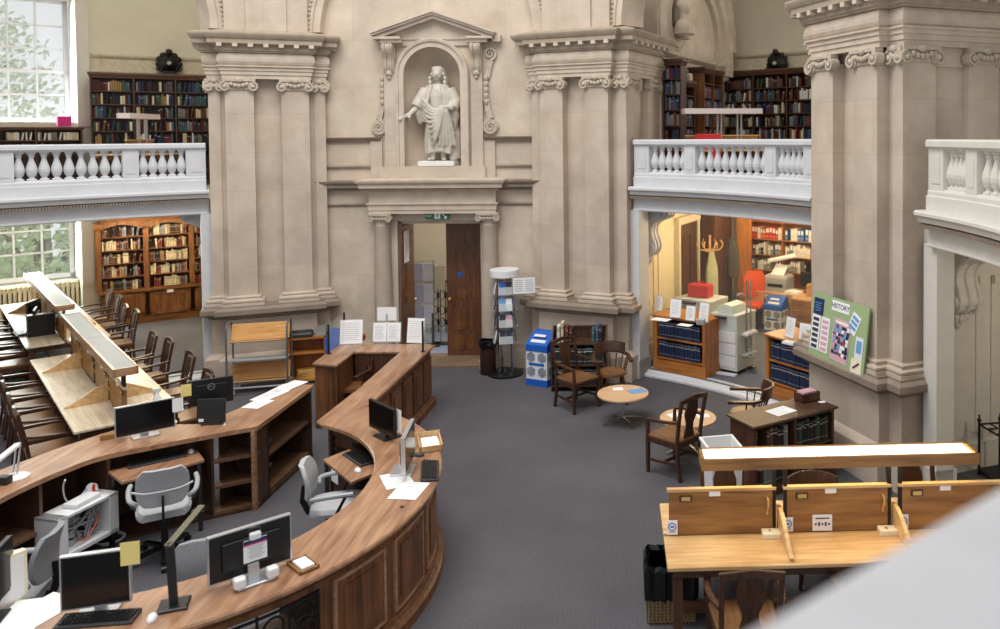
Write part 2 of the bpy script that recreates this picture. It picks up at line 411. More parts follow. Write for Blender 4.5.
# ---- arches springing from the piers
def arch(name,tb,d,depth,mat):
    r=radial(name,tb,d); n=40
    prof=[(1.78,depth),(1.78,0.0),(1.9,0),(1.9,-.03),(2.04,-.03),(2.05,-.06),(2.2,-.06),(2.22,-.1),(2.36,-.1),(2.36,.1),(2.3,depth)]
    L=[]
    for i in range(n+1):
        a=PI*i/n; L.append([(q*math.cos(a),y,5.72+q*math.sin(a)) for q,y in prof])
    MB().rings(L).build('archivolt',mat,r)
    b=MB()
    for q,yy in ((1.97,-.035),(2.28,-.085)):
        for i in range(-1,46):
            a=R_(2+i*2.2)
            for sg in (1,-1):
                b.ball((sg*q*math.cos(a),yy,5.72+q*math.sin(a)),.028,6)
    b.build('bead_ornament',M['carving'],r)
arch('trim_4',0,6.42,.4,M['stone']); arch('trim_5',-45,6.42,.5,M['stone']); arch('trim_6',45,6.42,.5,M['stone']); arch('trim_7',90,6.42,.5,M['stone'])
# ---- back wall with doorway and niche
X0=.04
w=radial('wall_back',0,6.6)
b=MB(); yb=.75
def wallbox(x0,x1,z0,z1): b.b2(x0,x1,0,yb,z0,z1)
wallbox(-2.6,-.60,0,2.52); wallbox(.84,2.6,0,2.52); wallbox(-2.6,2.6,2.52,3.45)
wallbox(-2.6,X0-.48,3.45,8.6); wallbox(X0+.48,2.6,3.45,8.6)
n=18; arcp=[(X0+.48*math.cos(PI*i/n),5.0+.48*math.sin(PI*i/n)) for i in range(n+1)]
for i in range(n):
    p,q=arcp[i],arcp[i+1]; b.xprism([(p[0],p[1]),(p[0],8.6),(q[0],8.6),(q[0],q[1])],0,yb)
b.build('ashlar',M['stonewall'],w)
# niche: half-round recess with half dome
L=[]
m=14
def nl(z,r): return [(X0+r*math.cos(PI*k/m),.02+r*.95*math.sin(PI*k/m),z) for k in range(m+1)]
for z in (3.45,4.2,5.0): L.append(nl(z,.5))
for i in range(1,9): a=PI/2*i/8; L.append(nl(5.0+.5*math.sin(a),max(.002,.5*math.cos(a))))
nb=MB().rings(L,cap=False,closed=False); nb.build('niche',M['stonewall'],w,smooth=True)
MB().b2(X0-.5,X0+.5,0,.55,3.38,3.455).build('niche_floor',M['trim'],w)
# niche surround
n=24; L=[]
for i in range(-6,n+7):
    if i<0: x,z,c,s_=1,(i/6)*1.55,1,0
    elif i>n: x,z,c,s_=-1,-((i-n)/6)*1.55,-1,0
    else: a=PI*i/n; c,s_=math.cos(a),math.sin(a); z=0
    L.append([(X0+q*c,y,5.0+q*s_+z) for q,y in ((.48,.02),(.48,-.05),(.56,-.05),(.57,-.075),(.61,-.085),(.63,-.06),(.63,.02))])
MB().rings(L).build('niche_archivolt',M['trim'],w)
b=MB()
for s_ in (-1,1):
    b.b2(X0+.035+s_*.64,X0+.035+s_*.83,-.09,.05,3.45,5.6)                       # frame pilaster
    b.b2(X0+s_*.86,X0+s_*1.06,-.045,.05,3.2,3.92)
b.b2(X0-.9,X0+.9,-.1,.05,3.2,3.45); b.b2(X0-.67,X0+.67,-.04,.04,5.5,5.7)
b.build('niche_frame',M['stone'],w)
for s_ in (-1,1):                                                    # scroll brackets under the pediment
    b=MB(); cx=X0+.035+s_*.735
    pr=[]
    for i in range(13):
        t=i/12; pr.append((-.1-.12*math.sin(t*PI*.5)**1.5-.02*math.sin(t*PI*3),5.04+.48*t))
    b.yprism([(.02,5.04)]+pr+[(.02,5.52)],cx-.085,cx+.085)
    for dx in (-.045,.045): b.tube([(cx+dx,y-.015,z) for y,z in pr],.018,6)
    b.ball((cx,-.11,5.03),.06,8,(1.1,.7,.9)); b.ball((cx,-.1,4.96),.035,8)
    b.build('scroll_bracket',M['carving'],w,smooth=True)
    b=MB(); cx=X0+.04+s_*.95                                             # side volutes
    b.spiral((cx,0,4.12),.15,2.2,.05,-.07,.03,dirn=s_,a0=PI/2); b.lathe([(.13,-.03),(.13,.03)],14,mx=Matrix.Translation((cx,-.02,4.12))@Matrix.Rotation(PI/2,4,'X'))
    b.path([(cx-s_*.0,-.02,4.26),(cx-s_*.05,-.02,4.45),(cx-s_*.09,-.02,4.7),(cx-s_*.09,-.02,4.9)],.1,.05,up=(0,1,0)) 
    for k in range(5): b.ball((cx-s_*.07,-.05,4.55+k*.1),.045,7,(1,.7,1.2))
    if s_>0:
        b.spiral((cx,0,5.36),.13,1.8,.04,-.05,.03,dirn=s_,a0=-PI/2); b.path([(cx+.02,-.02,5.24),(cx-.02,-.02,5.1),(cx-.05,-.02,4.95)],.08,.05,up=(0,1,0))
    b.build('side_volute',M['carving'],w)
b=MB()                                                               # pediment
ex=1.0; XP=.11
for z0,z1,y0 in ((5.54,5.60,-.17),(5.60,5.64,-.22)):
    for s_ in (-1,1): b.b2(XP+s_*.55,XP+s_*(ex-.1*(z0<5.6)),y0,.02,z0,z1)
for dz,dy,th in ((0,-.2,.06),(.06,-.25,.04),(.095,-.28,.03)):
    for s_ in (-1,1):
        b.xprism([(XP+s_*(ex+dz*.4),5.585+dz),(XP+s_*(ex+dz*.4),5.585+dz+th),(XP,5.94+dz+th),(XP,5.94+dz)],dy,.02)
b.b2(XP+ex-.02,XP+ex+.12,-.14,.02,5.55,5.66)
b.build('pediment',M['trim'],w)
b=MB().xprism([(XP-.95,5.6),(XP+.95,5.6),(XP,5.94)],-.06,.02); b.build('pediment_field',M['stonewall'],w)
# string courses and door entablature
b=MB()
for s_ in (-1,1):
    xa,xb=sorted((X0+s_*.88,X0+s_*2.2))
    b.yprism([(.02,3.86),(-.04,3.87),(-.05,3.9),(-.08,3.92),(-.1,3.95),(.02,3.96)],xa,xb)
    b.yprism([(.02,3.42),(-.03,3.43),(-.04,3.455),(-.02,3.48),(.02,3.48)],xa,xb)
    xa,xb=sorted((X0+s_*1.1,X0+s_*2.2))
    b.yprism([(.02,3.04),(-.05,3.05),(-.07,3.09),(-.13,3.1),(-.13,3.15),(-.17,3.18),(-.18,3.21),(.02,3.23)],xa,xb)
    b.yprism([(.02,2.77),(-.02,2.78),(-.035,2.8),(-.035,2.82),(.02,2.83)],xa,xb)
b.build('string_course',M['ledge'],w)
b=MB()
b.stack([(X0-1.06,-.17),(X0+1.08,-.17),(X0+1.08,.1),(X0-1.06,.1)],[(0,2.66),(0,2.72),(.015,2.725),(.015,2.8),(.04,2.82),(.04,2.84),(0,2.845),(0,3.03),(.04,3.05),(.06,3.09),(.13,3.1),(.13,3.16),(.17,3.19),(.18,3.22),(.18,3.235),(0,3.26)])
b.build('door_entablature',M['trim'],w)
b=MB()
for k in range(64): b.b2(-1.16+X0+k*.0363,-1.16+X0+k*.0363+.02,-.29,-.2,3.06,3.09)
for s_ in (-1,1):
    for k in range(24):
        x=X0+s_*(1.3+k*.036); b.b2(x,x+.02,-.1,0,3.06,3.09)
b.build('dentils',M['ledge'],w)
for x in (-.83,.985):
    b=MB().lathe([(.2,0),(.2,.12),(.18,.14),(.19,.17),(.19,.2),(.155,.23),(.15,.3),(.15,1.2),(.128,2.42),(.14,2.44),(.14,2.47),(.128,2.48),(.13,2.54)],24,(x,-.06,0))
    cc=b.build('column',M['stone'],w,smooth=True)
    b=MB(); b.b2(x-.19,x+.19,-.25,.1,2.63,2.67)
    for s_ in (-1,1):
        b.spiral((x+s_*.15,-.2,2.58),.065,1.5,.02,-.05,.12,dirn=-s_,a0=PI/2)
        b.lathe([(.055,-.1),(.055,.04)],10,mx=Matrix.Translation((x+s_*.15,-.2,2.58))@Matrix.Rotation(PI/2,4,'X'))
    for k in range(5): b.ball((x+(k-2)*.05,-.22,2.58),.032,7)
    b.b2(x-.13,x+.13,-.19,.06,2.53,2.63)
    b.build('capital',M['carving'],cc)
b=MB()                                                               # door surround in the reveal
b.b2(-.66,-.56,.1,.3,0,2.5); b.b2(.8,.9,.1,.3,0,2.5)
b.b2(-.66,.9,.1,.74,2.46,2.54); b.build('door_surround',M['trim'],w)
MB().b2(-.75,.98,-.05,.78,-.01,.03).build('door_threshold',M['sill'],w)
# wall base left/right behind furniture
b=MB(); b.b2(-2.2,-1.05,-.06,.02,0,.4); b.b2(1.2,2.2,-.06,.02,0,.4); b.b2(-2.2,-1.05,-.09,.02,0,.3); b.b2(1.2,2.2,-.09,.02,0,.3)
b.build('base_course',M['stone'],w)
# ---- lobby beyond the doorway
lob=radial('wall_lobby',0,6.5)
b=MB(); b.b2(-3,3,3.6,3.8,-.1,4.4); b.b2(-3.0,-2.8,.9,3.8,-.1,4.4); b.b2(2.8,3.0,.9,3.8,-.1,4.4); b.build('lobby_wall',M['plasterc'],lob)
MB().b2(-3,3,.9,3.8,4.2,4.3).build('lobby_ceiling',M['white'],lob)
MB().b2(-3,3,.62,3.8,-.1,.012).build('lobby_floor',plain('lobbyfloor','#8b9bb4',.4,var=.06),lob)
# ---- outer wall of the ring, with the two windows of the left bay
wo=struct(bpy.data.objects.new('wall_outer',None)); C.objects.link(wo)
WA0,WA1=-49.6,-40.3
b=MB(); RW,RT=12.55,13.5
b.arc(RW,RT,0,8.6,-72,WA0,20); b.arc(RW,RT,0,8.6,WA1,112,100)
b.arc(13.2,RT,0,1.0,WA0,WA1,8); b.arc(RW,RT,2.66,4.3,WA0,WA1,8); b.arc(RW,RT,6.95,8.6,WA0,WA1,8)
b.build('plaster',M['plaster'],wo)
b=MB()
for a0,a1 in ((-60,WA0-1.2),(WA1+1.2,112)): b.arcprof([(RW+.02,5.32),(RW-.05,5.34),(RW-.06,5.4),(RW-.03,5.42),(RW-.03,5.66),(RW-.07,5.68),(RW-.1,5.72),(RW-.1,5.75),(RW+.02,5.77)],a0,a1,60)
b.build('frieze',M['frieze'],wo)
b=MB(); b.arcprof([(RW+.02,0.08),(RW-.04,.08),(RW-.04,.26),(RW+.02,.28)],-72,112,80); b.build('skirting',M['white'],wo)
# window architraves
b=MB()
for z0,z1 in ((.98,2.68),(4.28,6.97)):
    for a0,a1 in ((WA0-1.0,WA0),(WA1,WA1+1.0)): b.arc(RW-.06,RW+.05,z0-.05,z1+.1,a0,a1,3)
    b.arc(RW-.06,RW+.05,z1,z1+.17,WA0-1,WA1+1,8); b.arc(13.0,13.3,z0-.05,z0+.0,WA0,WA1,8)
b.build('window_architrave',M['whitew'],wo)
b=MB(); b.arc(7.0,12.6,2.72,2.95,-72,-22.5,40); b.arc(7.0,12.6,2.72,2.95,22.5,112,60); struct(b.build('ceiling',M['whitew']))
struct(MB().arc(7.3,13.4,8.5,8.7,-72,112,90).build('ceiling_vault',M['plaster']))
def window(nm,z0,z1,cols,rows,mid):
    r=radial(nm,-45,13.25); wd=1.02
    b=MB(); 
    b.b2(-wd,wd,-.05,.05,z0,z0+.09); b.b2(-wd,wd,-.05,.05,z1-.07,z1)
    for s_ in (-1,1): b.b2(s_*wd,s_*(wd-.08),-.05,.05,z0,z1)
    b.build('window_frame',M['white'],r)
    b=MB()
    for i in range(1,cols): x=-wd+.08+(2*wd-.16)*i/cols; b.b2(x-.018,x+.018,-.03,.03,z0,z1)
    for j in range(1,rows): z=z0+.09+(z1-z0-.16)*j/rows; q=.032 if j==mid else .018; b.b2(-wd,wd,-.03-.02*(j==mid),.03,z-q,z+q)
    b.build('glazing_bars',M['white'],r)
    MB().b2(-wd,wd,-.005,.005,z0,z1).build('window_glass',glassm('windowglass_'+nm,.10,'#f4f8f8'),r)
    for s_ in (-1,1):
        b=MB(); x=s_*1.11; b.box((s_*1.06,-.36,(z0+z1)/2),(.06,.6,z1-z0))
        sh=b.build('shutter',M['whitew'],r)
        b=MB()
        for k in range(4): zz=z0+.1+(z1-z0-.1)*k/4; b.b2(s_*1.022,s_*1.032,-.56,-.16,zz,zz+(z1-z0)/4-.12)
        b.build('shutter_panel',M['white'],sh)
window('window_1',4.33,6.9,4,5,2); window('window_2',1.03,2.6,4,3,0)
# ---- balconies: balustrade (a thing), cornice, jambs, brackets (structure)
bprof=[(.06,0),(.06,.03),(.034,.04),(.034,.06),(.05,.08),(.068,.13),(.071,.17),(.06,.22),(.034,.3),(.028,.34),(.04,.36),(.04,.375),(.034,.385),(.056,.4),(.056,.43)]
bal_me=MB().lathe(bprof,12).mesh('baluster',M['white'])
bal_mew=MB().lathe(bprof,12).mesh('baluster_warm',M['whitew'])
def cat2(p,n=4):
    q=[Vector((a,b_,0)) for a,b_ in p]; o=[]
    for i in range(len(q)-1):
        p0=q[max(i-1,0)];p1=q[i];p2=q[i+1];p3=q[min(i+2,len(q)-1)]
        for k in range(n):
            u=k/n; o.append(.5*((2*p1)+(p2-p0)*u+(2*p0-5*p1+4*p2-p3)*u*u+(3*p1-p0-3*p2+p3)*u**3))
    return o+[q[-1]]
def balcony(tb,half,off,label,mt,trimno,side=(1,1)):
    me=bal_me if mt=='white' else bal_mew
    t=thing('balustrade',label,'balustrade',pol(tb,6.95,3.1),-R_(tb))
    inv=Matrix.Rotation(R_(tb),4,'Z')@Matrix.Translation(-pol(tb,6.95,3.1))
    def put(b,nm,bev=0,smooth=False):
        b.xf(inv); return b.build(nm,M[mt],t,bevel=bev,smooth=smooth)
    h=half
    put(MB().arcprof([(6.83,3.12),(7.07,3.12),(7.07,3.28),(7.055,3.29),(7.055,3.33),(7.03,3.36),(6.87,3.36),(6.85,3.33),(6.85,3.29),(6.83,3.28)],tb-h,tb+h,30),'base_rail')
    put(MB().arcprof([(6.88,3.775),(7.03,3.775),(7.05,3.8),(7.08,3.81),(7.08,3.865),(7.06,3.885),(6.84,3.885),(6.82,3.865),(6.82,3.81),(6.85,3.8)],tb-h,tb+h,30),'top_rail')
    peds=[(-h,-h+2.3),(-7.3+off,-5.55+off),(5.55+off,7.3+off),(h-2.3,h)]
    for a0,a1 in peds:
        b=MB().arc(6.86,7.04,3.2,3.8,tb+a0,tb+a1,3)
        put(b,'pedestal'); am=(a0+a1)/2+tb
        q=(a1-a0)*.28; bb=MB().arc(6.852,6.87,3.42,3.71,tb+(a0+a1)/2-q,tb+(a0+a1)/2+q,2); put(bb,'pedestal_panel')
    def run(a0,a1,n):
        for k in range(n):
            a=a0+(a1-a0)*(k+.5)/n
            o=bpy.data.objects.new('baluster',me); C.objects.link(o); o.parent=t
            p=inv@pol(tb+a,6.95,3.355); o.location=p
    run(-h+2.3,-7.3+off,5); run(-5.55+off,5.55+off,9); run(7.3+off,h-2.3,5)
    # cornice and lintel
    s=struct(bpy.data.objects.new('trim_%d'%trimno,None)); C.objects.link(s); s.location=pol(tb,6.95); s.rotation_euler[2]=-R_(tb)
    i2=Matrix.Rotation(R_(tb),4,'Z')@Matrix.Translation(-pol(tb,6.95))
    e=h+.25
    b=MB().arcprof([(6.93,2.72),(7.3,2.72),(7.3,3.13),(6.72,3.13),(6.70,3.11),(6.70,3.08),(6.74,3.05),(6.76,3.0),(6.83,2.985),(6.84,2.935),(6.87,2.925),(6.88,2.92),(6.88,2.77),(6.86,2.765),(6.855,2.745),(6.88,2.73)],tb-e,tb+e,36); b.xf(i2); b.build('lintel_cornice',M[mt],s)
    b=MB(); nn=int(2*e*3.1)
    for k in range(nn):
        a=tb-e+2*e*(k+.5)/nn; p=pol(a,6.80,2.96); b.box(p,(.03,.09,.045),rz=-R_(a))
    b.xf(i2); b.build('dentils',M['ledge'],s)
    b=MB(); nn=int(2*e*4.5)
    for k in range(nn):
        a=tb-e+2*e*(k+.5)/nn; b.ball(pol(a,6.87,2.745),.018,6)
    b.xf(i2); b.build('bead_ornament',M[mt],s)
    for sg in (-1,1):
        b=MB(); a0,a1=sorted((tb+sg*(h+1.6),tb+sg*(h-(.45 if tb>80 else .75))))
        jr=6.93 if tb>80 else 6.84; b.arc(jr,7.14,0,2.74,a0,a1,3); b.arc(jr-.03,7.18,0,.3,a0,a1-.0,3)
        b.xf(i2); b.build('jamb',M[mt],s)
        # panelled reveal of the pier flank, with its scrolled bracket, in the frame of the flank
        pth=tb+sg*22.5; us=-sg
        m=i2@Matrix.Translation(pol(pth,6.5))@Matrix.Rotation(-R_(pth),4,'Z')
        b=MB(); x0=us*.80; 
        b.b2(x0,us*.90,.62,5.6,.08,2.72); b.b2(x0,us*.93,.62,5.6,.08,.38)
        for v0,v1 in ((.68,1.22),(1.4,3.3),(3.5,5.4)):
            b.b2(us*.89,us*.915,v0,v0+.05,.45,2.3); b.b2(us*.89,us*.915,v1-.05,v1,.45,2.3); b.b2(us*.89,us*.915,v0,v1,.45,.5); b.b2(us*.89,us*.915,v0,v1,2.2,2.3)
        b.xf(m); b.build('panelled_reveal',M['cream' if mt=='white' else 'whitew'],s)
        b=MB(); pr=[(.10,1.93),(.165,1.98),(.2,2.07),(.185,2.17),(.15,2.25),(.135,2.33),(.15,2.42),(.21,2.50),(.31,2.55),(.41,2.585),(.45,2.64),(.44,2.71)]
        pr=[(us*(.9+x),z) for x,z in pr]; y0,y1=.72,1.06; ym=(y0+y1)/2
        b.xprism([(us*.88,1.95)]+pr+[(us*.88,2.71)],y0,y1)
        sp=[(p[0],p[1]) for p in cat2(pr)]
        for yy in (y0+.03,ym,y1-.03): b.tube([(x,yy,z) for x,z in sp],.026,7)
        for yy in (y0-.012,y1+.012):
            b.spiral((us*1.0,yy,2.075),.1,1.8,.03,-.018,.018,dirn=us,a0=0 if us>0 else PI); b.spiral((us*1.25,yy,2.63),.075,1.6,.025,-.018,.018,dirn=-us,a0=PI/2)
        b.lathe([(.07,-.2),(.085,-.185),(.085,.185),(.07,.2)],14,mx=Matrix.Translation((us*1.02,ym,2.075))@Matrix.Rotation(PI/2,4,'X'))
        for yy in (-.13,.13): b.lathe([(.092,-.02),(.092,.02)],14,mx=Matrix.Translation((us*1.02,ym+yy,2.075))@Matrix.Rotation(PI/2,4,'X'))
        for k in range(5): b.ball((us*(.96-.012*abs(k-2)),ym+(k-2)*.06,1.9-.02*(2-abs(k-2))),.05,7,(.9,.7,1.5))
        b.ball((us*.93,ym,1.8),.05,8,(.7,.9,1.4))
        b.xf(m); b.build('scroll_bracket',M[mt],s)
balcony(-45,14.6,-.35,'white balustrade of the left gallery, in front of the big window','white',8)
balcony(45,14.6,.6,'white balustrade of the gallery between the two right stone piers','white',9)
balcony(90,12.95,0.2,'white balustrade section at the right edge, nearest of the three','whitew',10)
# ---- flank wall in the right gallery: shelf cornice, lunette arch, bust roundel
r=radial('wall_gallery_flank',22.5,6.5)
MB().b2(.86,.9,1.62,5.9,2.95,8.5).build('plaster',M['stone'],r)
b=MB(); b.xf(Matrix.Identity(4))
L=[]
prof=[(.88,5.12),(.95,5.14),(.96,5.2),(.93,5.22),(.93,5.34),(1.0,5.37),(1.06,5.4),(1.08,5.46),(.88,5.48)]
b.xprism(prof,1.66,5.0); b.xprism([(x+.1,z) for x,z in prof],4.4,5.3); b.build('shelf_cornice',M['trim'],r)
L=[]
for i in range(25):
    a=R_(110)*i/24; L.append([(x,3.75+q*math.cos(a),5.74+q*math.sin(a)) for q,x in ((1.05,.88),(1.05,1.0),(1.2,1.02),(1.22,1.1),(1.45,1.12),(1.47,1.18),(1.75,1.18),(1.75,.88))])
MB().rings(L).build('lunette_arch',M['stone'],r)
MB().b2(.88,1.16,4.75,5.3,5.2,5.74).build('impost',M['trim'],r)
for yy in (2.75,4.5):
    b=MB(); b.xprism([(.9,4.64),(.95,4.64),(.97,4.79),(1.05,4.89),(1.08,5.04),(1.06,5.12),(.9,5.12)],yy-.09,yy+.09); b.spiral((1.0,yy-.09,5.03),.08,1.5,.03,-.01,.01,a0=PI/2); b.build('scroll_bracket',M['trim'],r)
b=MB(); mx=Matrix.Translation((.9,2.45,6.12))@Matrix.Rotation(PI/2,4,'Y')
b.lathe([(.0,.0),(.34,0),(.36,.03),(.4,.05),(.42,.03),(.42,-.02)],28,mx=mx); 
b.lathe([(.44,0),(.47,.04),(.5,0)],28,mx=mx); b.v=[Vector((v.x,v.y,6.12+(v.z-6.12)*1.25)) for v in b.v]
b.build('roundel',M['trim'],r,smooth=True)
# carved side bracket pieces in the left bay's flank are built with the balconies
# ================================================================ BOOKS AND BOOKCASES
def book_mesh(mats,nm='book'):
    b=MB(); n=6; pr=[]
    for i in range(n+1): a=PI*i/n; pr.append((-.5*math.cos(a),.06-.06*math.sin(a)))
    poly=pr+[(.5,1),(-.5,1)]
    b.prism(poly,0,1)
    if len(mats)>1:
        b.mi=1
        for z0,z1 in ((.74,.78),(.17,.185),(.9,.912)): b.prism([(x,y-.012) for x,y in pr]+[(.5,.1),(-.5,.1)],z0,z1)
    return b.mesh(nm,mats)
BM={}
for k in BK: BM[k]=book_mesh([BK[k],M['gilt' if k not in ('cream','white') else 'ink']])
BM['dblue']=book_mesh([M['dblue'],M['gilt']]); BM['dgreen']=book_mesh([M['dgreen'],M['paper']])
def binder_mesh(m): 
    b=MB().b2(-.5,.5,0,1,0,1); b.mi=1; b.b2(-.34,.34,-.012,.1,.55,.9); b.lathe([(.22,-.02),(.22,.02)],10,mx=Matrix.Translation((0,0,.25))@Matrix.Rotation(PI/2,4,'X')@Matrix.Diagonal((1,.14,1,1))); return b.mesh('binder',[m,M['paper']])
BND={k:binder_mesh(plain('binder_'+k,c,.5)) for k,c in dict(red='#c8442a',orange='#d8672c',white='#e2ddd2',grey='#8d8a86',black='#26262a',blue='#3f72b8').items()}
CN=dict(dblue='dark blue',dgreen='dark green')
stuff_books={}      # merged far books
def stuffadd(key,m,col):
    d=stuff_books.setdefault(key,{}); d.setdefault(col,[]).append(m)
ORD=['top','second','third','fourth','fifth','sixth','seventh','eighth']
def fill(root,x0,x1,y,z,hmin,hmax,wmin,wmax,depth,pal,where,mode,nm='book',gaps=.06,meshes=None,lean=.05):
    """one shelf of books: x0..x1 along the shelf, spines at y; mode 'each' = objects, else merged"""
    meshes=meshes or BM; base=Matrix.LocRotScale(root.location,root.rotation_euler,None); x=x0; last=None
    while True:
        w=random.uniform(wmin,wmax)
        if x+w>x1: break
        if random.random()<gaps: x+=random.uniform(.02,.1); last=None; continue
        col=last if last and random.random()<.3 else random.choice(pal); last=col
        h=random.uniform(hmin,hmax); d=depth*random.uniform(.85,1)
        lx=0
        if random.random()<lean and x+w+.05<x1: lx=.16
        m=base@Matrix.Translation((x+w/2+(.03 if lx else 0),y+random.uniform(0,.012),z+.001))@Matrix.Rotation(lx,4,'Y')@Matrix.Diagonal((w,d,h,1))
        if mode=='each':
            o=bpy.data.objects.new(nm,meshes[col]); C.objects.link(o); o.matrix_world=m
            cn=CN.get(col,col); g='%s %ss %s'%(cn,nm,where); tag(o,'%s %s %s'%(cn,'bound volume' if col in CN else nm,where),nm,g)
        else: stuffadd(mode,m,col)
        x+=w+random.uniform(.001,.004)+(.07 if lx else 0)
def bookcase(name,label,loc,rz,w,h,d,cols,shelves,mats,base=0.1,top=.12,cup=None,group=None,back=True,th=.03,topmat=None):
    """local: x across, front at y=0, outwards +y, z up from its base"""
    t=thing(name,label,'bookcase',loc,rz,group); mv,mh=mats
    b=MB()
    if back: b.b2(-w/2,w/2,d-.02,d,0,h-top)
    for s_ in (-1,1): b.b2(s_*w/2,s_*(w/2-th),0,d,0,h-top)
    b.build('carcass',mv,t)
    for i in range(1,cols):
        x=-w/2+w*i/cols; MB().b2(x-th/2,x+th/2,.0,d,0.0 if not cup else cup,h-top).build('upright',mv,t)
    for z in shelves: MB().b2(-w/2+th,w/2-th,.012,d-.02,z-.022,z).build('shelf',mh,t)
    b=MB().stack([(-w/2,0),(w/2,0),(w/2,d),(-w/2,d)],[(0,h-top),(.005,h-top+.01),(.02,h-top*.5),(.035,h-top*.4),(.035,h-.015),(.03,h)])
    b.build('cornice',topmat or mh,t)
    b=MB().b2(-w/2-.012,w/2+.012,-.015,d,0,base); b.build('plinth',mh,t)
    if cup:
        MB().b2(-w/2-.02,w/2+.02,-.04,d,cup-.05,cup).build('ledge',mh,t)
        for i in range(cols):
            x0=-w/2+w*i/cols+.04; x1=x0+w/cols-.08
            dd=MB().b2(x0,x1,-.015,.01,base+.02,cup-.08).build('cupboard_door',mv,t)
            q=MB()
            for a0,a1,c0,c1 in ((x0,x1,base+.02,base+.1),(x0,x1,cup-.16,cup-.08),(x0,x0+.08,base,cup-.08),(x1-.08,x1,base,cup-.08)): q.b2(a0,a1,-.03,-.01,c0,c1)
            q.build('door_frame',mv,dd)
    return t
mix=list(BK)
# -- upper left gallery
t=bookcase('bookcase','dark tall bookcase of coloured books on the left gallery, behind the balustrade',pol(-34.1,11.9,2.95),R_(34.1),2.26,2.38,.3,3,[.08+.275*k for k in range(8)],(M['oakd'],M['oakdx']))
for k in range(2,8):
    for c in range(3): fill(t,-1.09+.753*c,-1.13+.753*(c+1)-.03,.03,.08+.275*k,.17,.235,.025,.05,.2,mix,'','left gallery')
# -- low case under the big window
t=bookcase('bookcase','low dark bookcase of journals under the big upper left window',pol(-45.6,12.0,2.95),R_(45.6),2.3,1.26,.3,3,[.08,.4,.72,1.0],(M['oakd'],M['oakdx']),top=.06)
for c in range(3):
    fill(t,-1.1+.76*c,-1.15+.76*(c+1)-.02,.03,1.0,.14,.16,.02,.03,.2,['white','cream','white','grey'],'','left gallery',gaps=.03)
    fill(t,-1.1+.76*c,-1.15+.76*(c+1)-.02,.03,.72,.18,.22,.02,.05,.2,mix,'','left gallery')
# -- lower left
t=bookcase('bookcase','carved golden brown wall bookcase with panelled cupboards in the lower left bay',pol(-33.2,11.95,.08),R_(33.2),2.5,2.3,.36,3,[.74+.277*k for k in range(5)],(M['goldenz'],M['golden']),base=.14,top=.16,cup=.72)
for i in range(4):
    x=-1.25+2.5*i/3; b=MB().b2(x-.05,x+.05,-.03,.02,.72,2.14); b.build('pilaster',M['goldenz'],t)
    b=MB().stack([(x-.05,-.04),(x+.05,-.04),(x+.05,.02),(x-.05,.02)],[(0,2.0),(.02,2.05),(.02,2.14)]); b.build('pilaster_cap',M['golden'],t)
for i in range(3):
    x0=-1.25+2.5*i/3+.05; x1=x0+.733; b=MB(); n=12
    for k in range(n):
        xa=x0+(x1-x0)*k/n; xb=x0+(x1-x0)*(k+1)/n; f=lambda x:2.0+.1*math.sin((x-x0)/(x1-x0)*PI)
        b.xprism([(xa,f(xa)),(xa,2.16),(xb,2.16),(xb,f(xb))],-.02,.02)
    b.build('arched_head',M['goldenz'],t)
MB().b2(.0-.06,.06,-.045,-.03,.6,.66).build('label_card',M['paper'],t)
for k in range(5):
    for c in range(3):
        w_=('on the %s shelf of the %s column in the golden lower left bookcase'%(ORD[4-k],['left','middle','right'][c]))
        fill(t,-1.19+.833*c,-1.25+.833*(c+1)-.07,.035,.74+.277*k,.16,.22,.028,.055,.22,['cream','tan','brown','maroon','black','grey','red','cream'],w_,'each' if c<2 else 'left bay')
# -- upper right gallery, round wall
t=bookcase('bookcase','tall dark bookcase on the right gallery wall, under the lion mask',pol(33.9,11.9,2.95),-R_(33.9),3.1,2.4,.3,4,[.08+.275*k for k in range(8)],(M['oakd'],M['oakdx']))
for k in range(2,8):
    for c in range(4): fill(t,-1.5+.775*c,-1.55+.775*(c+1)-.03,.03,.08+.275*k,.17,.24,.025,.05,.2,['black','maroon','navy','red','cream','grey','blue','brown','green','white'],'','right gallery')
# -- cases against the flank wall (their fronts face along the gallery)
def flank(v0,v1,dep,h,lab,cols):
    u=.9+dep; p=pol(22.5,6.5); tx=Vector((math.cos(R_(22.5)),-math.sin(R_(22.5)),0)); ty=Vector((math.sin(R_(22.5)),math.cos(R_(22.5)),0))
    loc=p+tx*u+ty*(v0+v1)/2; loc.z=2.95
    t=bookcase('bookcase',lab,loc,-R_(22.5)+PI/2,v1-v0,h,dep,cols,[.08+.275*k for k in range(int(h/.275)-0)],(M['oakd'] if v0<2.5 else M['goldenz'],M['oakdx']))
    for k in range(2,int(h/.275)):
        if .08+.275*k+.2>h-.12: continue
        for c in range(cols):
            wv=(v1-v0)/cols; fill(t,-(v1-v0)/2+wv*c+.035,-(v1-v0)/2+wv*(c+1)-.03,.02,.08+.275*k,.17,.235,.025,.05,.2,['navy','blue','maroon','red','blue','grey','brown'],'','right gallery')
    return t
t=bookcase('bookcase','narrow tall bookcase facing out beside the middle pier, right gallery',pol(22.5,6.5)+Vector((math.cos(R_(22.5)),-math.sin(R_(22.5)),0))*1.09+Vector((math.sin(R_(22.5)),math.cos(R_(22.5)),0))*1.66+Vector((0,0,2.95)),-R_(22.5),.36,2.35,.26,1,[.08+.275*k for k in range(8)],(M['oakd'],M['oakdx']))
for k in range(2,8): fill(t,-.145,.15,.02,.08+.275*k,.17,.235,.025,.05,.2,['navy','blue','maroon','red','blue','grey','brown'],'','right gallery')
flank(1.95,2.6,.3,2.0,'narrow lower bookcase next to the white bracket, right gallery',1)
